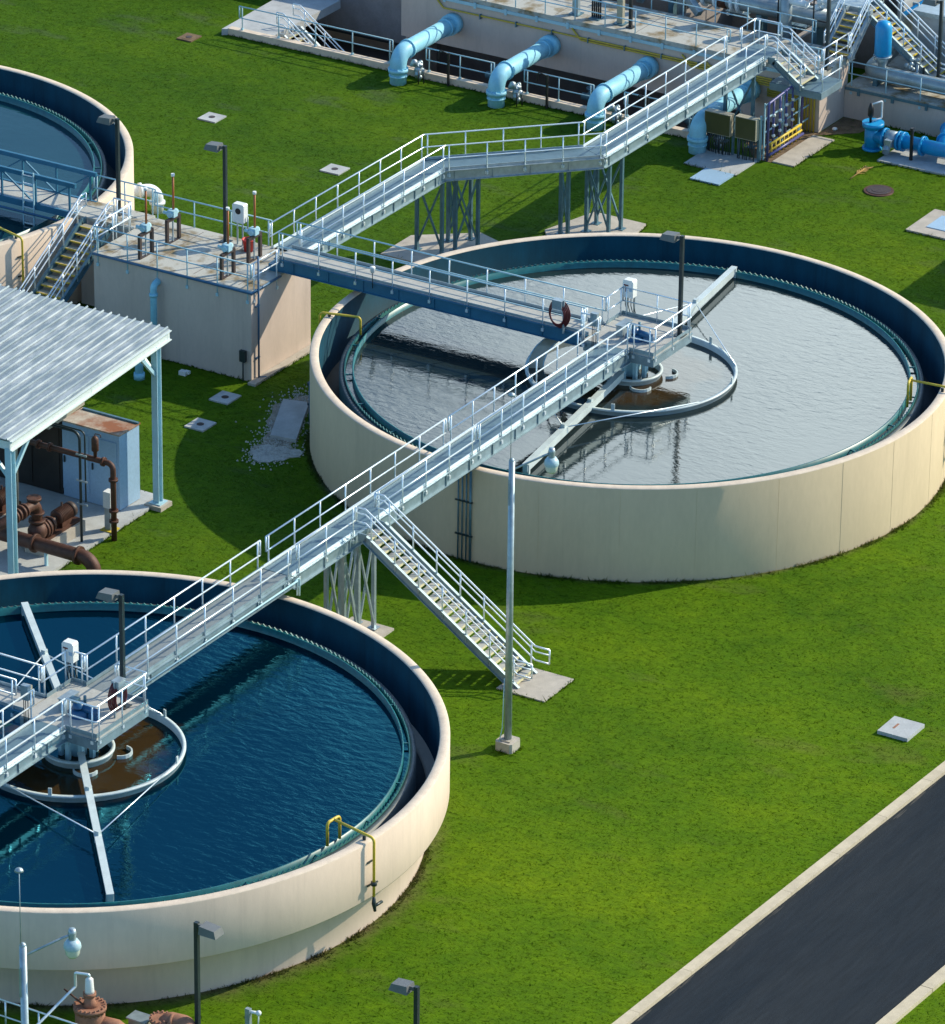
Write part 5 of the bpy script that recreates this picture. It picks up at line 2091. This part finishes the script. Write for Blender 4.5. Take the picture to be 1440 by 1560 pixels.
struct('soil', mb, 'soil')

# bright blue pipeline
t = thing('blue_pipeline', (31.3, 4, 0), 'bright blue flanged pipeline on a pad at the right edge', 'pipeline')
px, py = 31.3, 6.3
mb = MB()
mb.cyl(px, py, -.05, 1.15, .34, 24)
mb.tube([(px, py, .62), (px, -6, .62)], .31, 24)
mb.tube(fil([(px, 3.0, .62), (33.4, 3.9, .62), (34.2, 3.9, .62)], .6), .27, 20)
part('pipe_run', mb, 'sigblue', t)
mb = MB()
mb.cyl(px, py, 1.0, 1.2, .46, 28)
for yy in (5.72, 5.05, 4.85, 3.95, 2.35, .9):
    mb.ringband((px, yy, .62), (0, 1, 0), .42, .10, 24)
mb.cyl(px, py, -.04, .1, .42, 24)
mb.ringband((32.3, 3.45, .62), (2.1, .9, 0), .36, .12, 20)
mb.ringband((33.5, 3.9, .62), (1, 0, 0), .36, .12, 20)
for yy in (5.72, 5.05, 4.85, 3.95, 2.35):
    for k in range(12):
        a = 2 * math.pi * k / 12
        mb.cbox((px + .37 * math.cos(a), yy, .62 + .37 * math.sin(a)), (.05, .16, .05))
part('flange', mb, 'sigblue', t)
mb = MB()
mb.tube([(px, 5.62, .62), (px, 5.12, .62)], .36, 20)
mb.tube([(px - .35, 5.4, .5), (px - .75, 5.3, .3)], .16, 12)
mb.cbox((px - .5, 5.3, .62), (.2, .3, .3))
part('check_valve', mb, 'galv', t)
mb = MB()
mb.tube([(px - .1, py + .08, 1.2), (px - .1, py + .08, 1.42), (px - .1, py + .08, 1.5), (px - .1, py + .08, 1.8), (px - .1, py + .08, 2.05)], [.05, .06, .13, .12, .05], 12)
part('air_valve', mb, 'black', t)
mb = MB()
mb.tube(fil([(px - .1, py + .05, 2.0), (px + .35, py - .2, 2.05), (px + .35, py - .2, 1.3), (px - .1, py, 1.28)], .06), .04, 8)
part('bypass_tube', mb, 'whitepipe', t)
mb = MB()
for yy in (1.7, -.5):
    mb.box(px - .15, yy - .15, .05, px + .15, yy + .15, .4)
part('pipe_stand', mb, 'sigblue', t)
mb = MB()
mb.bar((30.83, 4.25, 0), (30.83, 4.25, 1.45), .11, .11, (1, 0, 0))
mb.cbox((30.83, 4.25, 1.45), (.16, .12, .1))
solo('bollard_post', mb, 'black', 'black slim post in front of the bright blue pipeline', 'post')
mb = MB()
mb.ball((32.3, 8.6, .08), .12, 8, .6)
solo('litter', mb, 'white', 'scrap of white litter by the wall near the yellow conduits', 'litter')

# vessel and steel piping on the lower deck
t = thing('surge_vessel', (34.75, 7.3, 1.45), 'upright bright blue cylindrical vessel on a steel pipe at right', 'vessel')
vx, vy = 34.75, 7.73
mb = MB()
mb.tube([(vx, vy, 2.75), (vx, vy, 2.85), (vx, vy, 4.05), (vx, vy, 4.25), (vx, vy, 4.34)], [.30, .36, .36, .27, .05], 24)
part('shell', mb, 'sigblue', t)
mb = MB()
mb.tube([(vx, vy, 2.0), (vx, vy, 2.3), (vx, vy, 2.5), (vx, vy, 2.75)], [.16, .16, .22, .30], 20)
mb.ringband((vx, vy, 2.76), (0, 0, 1), .40, .07, 20)
part('neck', mb, 'galv', t)
t = thing('steel_pipe', (34.75, 3, 1.45), 'large grey steel pipe with elbow on the lower deck at right', 'pipe', 'grey steel pipes on the building')
mb = MB()
mb.tube(fil([(37.2, 8.35, 2.3), (34.75, 8.35, 1.95), (34.75, -12, 1.95)], .5, 6), .34, 24)
part('pipe_run', mb, 'steel', t)
mb = MB()
for y in (7.9, 3.0, -2):
    mb.box(34.45, y - .1, 1.45, 35.05, y + .1, 1.75)
part('saddle', mb, 'galvdark', t)
t = thing('valve_assembly', (35.1, 6.7, 1.45), 'small grey valve cluster at the foot of the blue vessel', 'valve')
mb = MB()
for i in range(9):
    mb.ball((35.1 + random.uniform(-.1, .35), 6.65 + random.uniform(-.3, .2), 2.0 + i * .09), random.uniform(.06, .13), 8)
mb.tube([(35.2, 6.3, 1.45), (35.2, 6.3, 2.5)], .06, 8)
part('valve', mb, 'galv', t)
mb = MB()
mb.bar((35.3, 6.05, 1.45), (35.3, 6.05, 2.4), .08, .08, (1, 0, 0))
part('stand', mb, 'darkpost', t)
t = thing('steel_pipe', (36, 14, 2.65), 'large grey steel pipe with flanges running behind the top railing', 'pipe', 'grey steel pipes on the building')
mb = MB()
mb.tube([(36.0, 26, 3.35), (36.0, 9.7, 3.35)], .42, 24)
part('pipe_run', mb, 'steel', t)
mb = MB()
for y in (16.9, 16.3, 15.5, 15.2, 20.4, 21.0):
    mb.ringband((36.0, y, 3.35), (0, 1, 0), .55, .12, 24)
part('flange', mb, 'whitepipe', t)
mb = MB()
mb.ringband((36.0, 16.0, 3.35), (0, 1, 0), .47, .4, 24)
part('coupling', mb, 'rust', t)
mb = MB()
for y in (11.5, 14.2, 18.5, 22.3):
    mb.box(35.7, y - .12, 1.0, 36.3, y + .12, 3.0)
part('saddle', mb, 'galvdark', t)
for i, (x_, y_, hh, rr, mm, lab) in enumerate(((35.3, 12.7, 2.4, .28, 'steel', 'thick upright steel duct post by the top railing near the landing'),
                                               (35.6, 17.9, 2.9, .22, 'steel', 'upright steel pipe behind the top railing at mid right'),
                                               (37.2, 13.6, 3.4, .4, 'steel', 'tall upright pale pipe standing behind the long steel pipe'))):
    t = thing('upright_pipe', (x_, y_, 2.4), lab, 'pipe', 'upright steel pipes behind the top railing')
    mb = MB()
    mb.cyl(x_, y_, 1.0, 2.65 + hh, rr, 18)
    part('pipe_run', mb, mm, t)
    mb = MB()
    mb.ringband((x_, y_, 2.65 + hh * .75), (0, 0, 1), rr + .08, .1, 18)
    mb.tube([(x_, y_, 2.65 + hh * .6), (x_, y_ - 1.0, 2.65 + hh * .6)], rr * .5, 12)
    part('branch', mb, 'whitepipe', t)
t = thing('valve_stack', (36.1, 11.4, 3.7), 'pale valve stack on top of the long steel pipe', 'valve')
mb = MB()
for i in range(14):
    mb.ball((36.0 + random.uniform(-.2, .25), 11.4 + random.uniform(-.3, .3), 3.75 + i * .1), random.uniform(.09, .18), 8)
part('valve', mb, 'whitepipe', t)
mb = MB()
mb.tube(fil([(35.0, 12.9, 2.65), (35.0, 12.9, 4.6), (35.0, 11.2, 4.6), (35.0, 11.2, 3.6), (35.0, 10.4, 3.6)], .1), .035, 8)
part('sample_tube', mb, 'black', t)
# electrical stands on the deck
for (y_, lab) in ((21.3, 'galvanised equipment stand on the deck at the top'), (20.3, 'bundle of black conduits standing on the deck at the top'), (19.1, 'khaki equipment stand on the deck at the top')):
    t = thing('equipment_stand', (32.4, y_, 2.65), lab, 'stand', 'equipment stands on the building deck')
    mb = MB()
    if 'black' in lab:
        for k in range(5):
            mb.tube([(32.4, y_ - .2 + k * .1, 2.65), (32.4, y_ - .2 + k * .1, 4.4)], .04, 8)
        part('conduit', mb, 'black', t)
    else:
        mb.box(32.3, y_ - .14, 2.65, 32.5, y_ + .14, 4.5)
        part('upright', mb, 'galv' if 'galv' in lab else 'khaki', t)
    mb = MB()
    mb.box(32.15, y_ - .25, 2.65, 32.65, y_ + .25, 2.70)
    part('base_plate', mb, 'galvdark', t)
mb = MB()
mb.bar((32.2, 18.5, 2.65), (32.2, 18.5, 5.2), .13, .13, (1, 0, 0))
mb.box(32.05, 18.35, 2.65, 32.35, 18.65, 2.72)
solo('bollard_post', mb, 'black', 'black square post on the building deck at the top', 'post')
for i, (x_, y_, a) in enumerate(((39.8, 12.9, 0), (39.8, 15.8, 0), (41.5, 19.5, 0))):
    t = thing('basin_crossing', (x_, y_, 2.5), ('short railed crossing over the dark basins nearest the stairs', 'short railed crossing over the dark basins behind the steel pipe', 'railed crossing over the dark basins at the top edge')[i], 'footbridge', 'crossings over the dark basins')
    mb = MB()
    mb.box(36.6, y_ - .5, 2.46, 48, y_ + .5, 2.52)
    part('deck', mb, 'grating', t)
    railing(t, [(36.7, y_ - .5, 2.5), (48, y_ - .5, 2.5)], spacing=1.8)
    railing(t, [(36.7, y_ + .5, 2.5), (48, y_ + .5, 2.5)], spacing=1.8)
t = thing('basin_drive', (38.4, 18.6, 2.5), 'grey steel frame with sloping beam above the dark basins at the top', 'machinery')
mb = MB()
mb.bar((35.2, 16.8, 2.7), (36.2, 19.6, 4.6), .3, .3)
mb.bar((35.2, 19.8, 2.7), (37.2, 19.8, 4.2), .3, .3)
part('beam', mb, 'galv', t)
mb = MB()
mb.box(36.6, 18.0, 2.5, 37.6, 19.0, 3.6)
part('gearbox', mb, 'galvdark', t)
t = thing('blue_handrail_pipe', (40, 7.0, 4.2), 'bright blue slim pipe along the upper walkway at the right edge', 'pipe')
mb = MB()
mb.tube([(37.4, 8.1, 3.75), (50, 8.1, 3.75)], .10, 12)
part('pipe_run', mb, 'sigblue', t)
mb = MB()
for x_ in (38.5, 41, 44):
    mb.box(x_, 8.0, 3.6, x_ + .08, 8.3, 3.9)
part('clamp', mb, 'galv', t)

# ------------------------------------------------------------------ foreground bits, lower left
t = thing('ground_railing', (-46.9, -8, 0), 'pale pipe railing on the ground at the lower left corner', 'railing')
railing(t, [(-46.95, -3.0, 0), (-46.95, -13, 0)], foot=.0, spacing=1.2, h=1.1)
t = thing('check_valve', (-45.9, -7.85, 0), 'large rusty flanged valve with pale air valve on top, bottom left', 'valve', 'rusty valves at the bottom edge')
vx, vy = -45.9, -7.9
mb = MB()
mb.cyl(vx, vy, -.05, .55, .36, 24)
mb.tube([(vx, vy, .5), (vx, vy, .62), (vx, vy, .95), (vx, vy, 1.05)], [.38, .45, .45, .38], 28)
mb.tube([(vx, vy, .6), (vx + .25, vy - .75, .5), (vx + .3, vy - 1.1, .3)], .26, 18)
part('body', mb, 'rustlight', t)
mb = MB()
mb.cyl(vx, vy, 1.05, 1.16, .50, 32)
for k in range(20):
    a = 2 * math.pi * k / 20
    mb.cyl(vx + .45 * math.cos(a), vy + .45 * math.sin(a), .98, 1.22, .04, 6)
mb.tube([(vx, vy, 1.16), (vx, vy, 1.30), (vx, vy, 1.55)], [.24, .17, .16], 16)
mb.ringband((vx, vy, 1.55), (0, 0, 1), .2, .1, 16)
part('flange', mb, 'rustlight', t)
mb = MB()
mb.tube([(vx, vy, 1.6), (vx, vy, 1.68), (vx, vy, 2.05), (vx, vy, 2.12)], [.15, .14, .12, .05], 16)
part('air_valve', mb, 'white', t)
mb = MB()
mb.tube(fil([(vx, vy, 2.12), (vx, vy, 2.2), (vx - .15, vy + .4, 2.22), (vx - .15, vy + .4, 1.75), (vx - 1.6, vy + .8, 1.0), (vx - 2.4, vy + 1.0, .4)], .05), .045, 10)
part('vent_tube', mb, 'rail', t)
mb = MB()
mb.tube([(vx - .2, vy + .1, 1.25), (vx - .1, vy + .85, 1.5)], .03, 6)
part('lever', mb, 'rust', t)
t = thing('check_valve', (-44.9, -9.9, 0), 'smaller rusty valve with domed elbow at the bottom edge', 'valve', 'rusty valves at the bottom edge')
vx, vy = -44.95, -9.8
mb = MB()
mb.cyl(vx, vy, -.05, .75, .30, 20)
mb.tube(fil([(vx, vy, .55), (vx + .1, vy - .25, .8), (vx + .25, vy - .75, .75), (vx + .3, vy - .85, .2)], .18, 5), .26, 18)
part('body', mb, 'rustlight', t)
mb = MB()
mb.cyl(vx, vy, .78, .86, .36, 24)
for k in range(14):
    a = 2 * math.pi * k / 14
    mb.cyl(vx + .31 * math.cos(a), vy + .31 * math.sin(a), .74, .92, .035, 6)
mb.ringband((vx + .08, vy - .35, .72), (.2, -1, 0), .33, .1, 20)
part('flange', mb, 'rustlight', t)
t = thing('meter_box', (-45, -9.0, 0), 'open pale metal box between the two rusty valves', 'meter box')
mb = MB()
mb.box(-45.15, -9.35, 0, -44.75, -8.75, .62)
part('body', mb, 'khaki', t)
mb = MB()
mb.box(-45.2, -9.4, .62, -44.7, -8.7, .66)
part('lid', mb, 'galv', t)
for (q, lab, hh) in (((-43.6, -12.0), 'short pale post with tap at the bottom edge left of centre', 1.2), ((-43.9, -15.0), 'low pale stub post at the bottom edge', .62)):
    t = thing('tap_post', (*q, 0), lab, 'tap post')
    mb = MB()
    mb.bar((*q, 0), (*q, hh), .16, .13, (1, 0, 0))
    part('post', mb, 'galv', t)
    mb = MB()
    mb.tube([(q[0], q[1], hh - .1), (q[0] + .1, q[1] - .3, hh - .12)], .05, 8)
    mb.ball((q[0] + .1, q[1] - .3, hh - .12), .09, 8)
    mb.tube([(q[0] + .1, q[1] - .3, hh - .15), (q[0] + .1, q[1] - .28, hh - .6)], .02, 6)
    part('tap', mb, 'whitepipe', t)

# building out of frame at right whose shadow falls on the lawn behind the tank
t = thing('site_building', (31, -13, 0), 'plain pale block building outside the right edge', 'building')
mb = MB()
mb.box(24.0, -13.0, -.2, 33.0, -6.6, 5.0)
part('wall', mb, 'pinkish', t)
mb = MB()
mb.box(23.8, -13.2, 5.0, 33.2, -6.4, 5.25)
part('roof', mb, 'bluecon', t)


# ------------------------------------------------------------------ grass tufts (uncountable)
def grass_blades(count):
    cam_xy = np.array([-162.42, -91.06])
    x = rng.uniform(-54, 44, count * 3)
    y = rng.uniform(-30, 64, count * 3)
    # inside the picture only (with margin)
    f = np.array([math.sin(TH), math.cos(TH)])
    r = np.array([math.cos(TH), -math.sin(TH)])
    d = np.stack([x, y], 1) - cam_xy
    dep, lat = d @ f, d @ r
    q = dep * math.cos(PITCH) + 84.2 * math.sin(PITCH)
    px = 720 + 8460 * lat / q
    pyv = 780 - 8460 * (dep * math.sin(PITCH) - 84.2 * math.cos(PITCH)) / q
    ok = (px > -120) & (px < 1560) & (pyv > -120) & (pyv < 1700)
    for (c, rr) in ((TA, 11.78), (TC, 11.78), (TB, 11.06)):
        ok &= np.hypot(x - c[0], y - c[1]) > rr
    for (x0, y0, x1, y1) in ((BX0 - .05, BY0 - .35, BX1 + .2, BY1), (-24.5, 11.5, -13.2, 20.6), (28.05, 12, 60, 37.3), (31.2, 8.9, 60, 37.3), (33.8, -40, 60, 60),
                             (10.3, 14.0, 14.0, 17.2), (15.0, 10.2, 18.7, 12.6), (-20.9, -.95, -17.82, .75), (-19.75, -8.06, -17.78, -6.2), (-6.7, 10.6, -3.5, 12.7),
                             (25.4, 9.0, 31.5, 12.1), (24.1, 9.6, 25.5, 11.0), (27.6, 8.0, 31.3, 9.1), (30.1, -6, 32.4, 5.45), (23.9, -1.4, 26.6, 1.0), (26.6, 3.3, 27.8, 4.4)):
        ok &= ~((x > x0) & (x < x1) & (y > y0) & (y < y1))
    for (p, _l) in covers:
        ok &= (np.abs(x - p[0]) > .55) | (np.abs(y - p[1]) > .5)
    yr = -21.38 - .0351 * (x + 16.5)
    ok &= (y > yr + .05) | (y < yr - 6.93)
    x, y = x[ok][:count], y[ok][:count]
    n = len(x)
    a = rng.uniform(0, 2 * np.pi, n)
    h = rng.gamma(4, .0050, n) + .010
    wd = rng.uniform(.012, .035, n)
    lean = rng.uniform(2.5, 5.0, n) * h
    la = a + rng.uniform(-1, 1, n)
    V = np.zeros((n, 3, 3))
    V[:, 0] = np.stack([x - np.cos(a) * wd, y - np.sin(a) * wd, np.full(n, -.005)], 1)
    V[:, 1] = np.stack([x + np.cos(a) * wd, y + np.sin(a) * wd, np.full(n, -.005)], 1)
    V[:, 2] = np.stack([x + np.cos(la) * lean, y + np.sin(la) * lean, h], 1)
    me = bpy.data.meshes.new('grass')
    me.vertices.add(n * 3)
    me.vertices.foreach_set('co', V.reshape(-1))
    me.loops.add(n * 3)
    me.loops.foreach_set('vertex_index', np.arange(n * 3, dtype=np.int32))
    me.polygons.add(n)
    me.polygons.foreach_set('loop_start', np.arange(0, n * 3, 3, dtype=np.int32))
    me.polygons.foreach_set('loop_total', np.full(n, 3, dtype=np.int32))
    me.update()
    me.validate()
    me.materials.append(M['blade'])
    o = bpy.data.objects.new('grass', me)
    COL.objects.link(o)
    o['kind'] = 'stuff'


grass_blades(240000)


def edge_tufts():
    P = []
    for (c, rr, n) in ((TA, 11.78, 9000), (TB, 11.06, 9000), (TC, 11.78, 2500)):
        a = rng.uniform(0, 2 * np.pi, n)
        keep = np.sin(a * 23 + 3 * np.sin(a * 7)) + rng.uniform(-1, 1, n) > -.2
        a = a[keep]
        r = rr + np.abs(rng.normal(0, .10, len(a)))
        P.append(np.stack([c[0] + r * np.cos(a), c[1] + r * np.sin(a)], 1))
    segs = [((BX0, BY0 - .36), (BX1 + .2, BY0 - .36)), ((BX0 - .03, BY0), (BX0 - .03, BY1)), ((KX - .03, 12), (KX - .03, 36.4)), ((-19.75, -8.08), (-17.78, -8.08)),
            ((-19.77, -8.06), (-19.77, -6.2)), ((-17.76, -8.06), (-17.76, -6.2)), ((10.28, 14), (10.28, 17.3)), ((10.3, 13.98), (12.4, 13.18)), ((15, 10.9), (16.4, 9.6)),
            ((16.4, 9.6), (18.76, 10.0)), ((-23.58, -9.1), (-22.9, -9.1)), ((-23.6, -9.1), (-23.6, -8.4)), ((25.48, 9.55), (25.48, 12.05)), ((24.13, 9.6), (24.13, 11)),
            ((27.6, 8.03), (31.2, 8.03)), ((30.05, -6), (30.05, 5.4)), ((23.93, -1.4), (23.93, .95)), ((-13.22, 11.9), (-13.22, 20)), ((-20, 11.43), (-14.4, 11.53)), ((33.93, -6), (33.93, 7.4)),
            ]
    for a, c in segs:
        L = math.hypot(c[0] - a[0], c[1] - a[1])
        t = rng.uniform(0, 1, int(L * 40))
        q = np.stack([a[0] + (c[0] - a[0]) * t, a[1] + (c[1] - a[1]) * t], 1) + rng.normal(0, .035, (len(t), 2))
        P.append(q)
    p = np.concatenate(P)
    n = len(p)
    h = rng.gamma(3, .022, n) + .02
    a = rng.uniform(0, 2 * np.pi, n)
    wd = rng.uniform(.015, .04, n)
    lean = rng.uniform(.4, 1.3, n) * h
    la = a + rng.uniform(-1, 1, n)
    V = np.zeros((n, 3, 3))
    V[:, 0] = np.stack([p[:, 0] - np.cos(a) * wd, p[:, 1] - np.sin(a) * wd, np.full(n, -.005)], 1)
    V[:, 1] = np.stack([p[:, 0] + np.cos(a) * wd, p[:, 1] + np.sin(a) * wd, np.full(n, -.005)], 1)
    V[:, 2] = np.stack([p[:, 0] + np.cos(la) * lean, p[:, 1] + np.sin(la) * lean, h], 1)
    me = bpy.data.meshes.new('grass')
    me.from_pydata(V.reshape(-1, 3).tolist(), [], np.arange(n * 3).reshape(-1, 3).tolist())
    me.materials.append(M['blade'])
    o = bpy.data.objects.new('grass', me)
    COL.objects.link(o)
    o['kind'] = 'stuff'


edge_tufts()
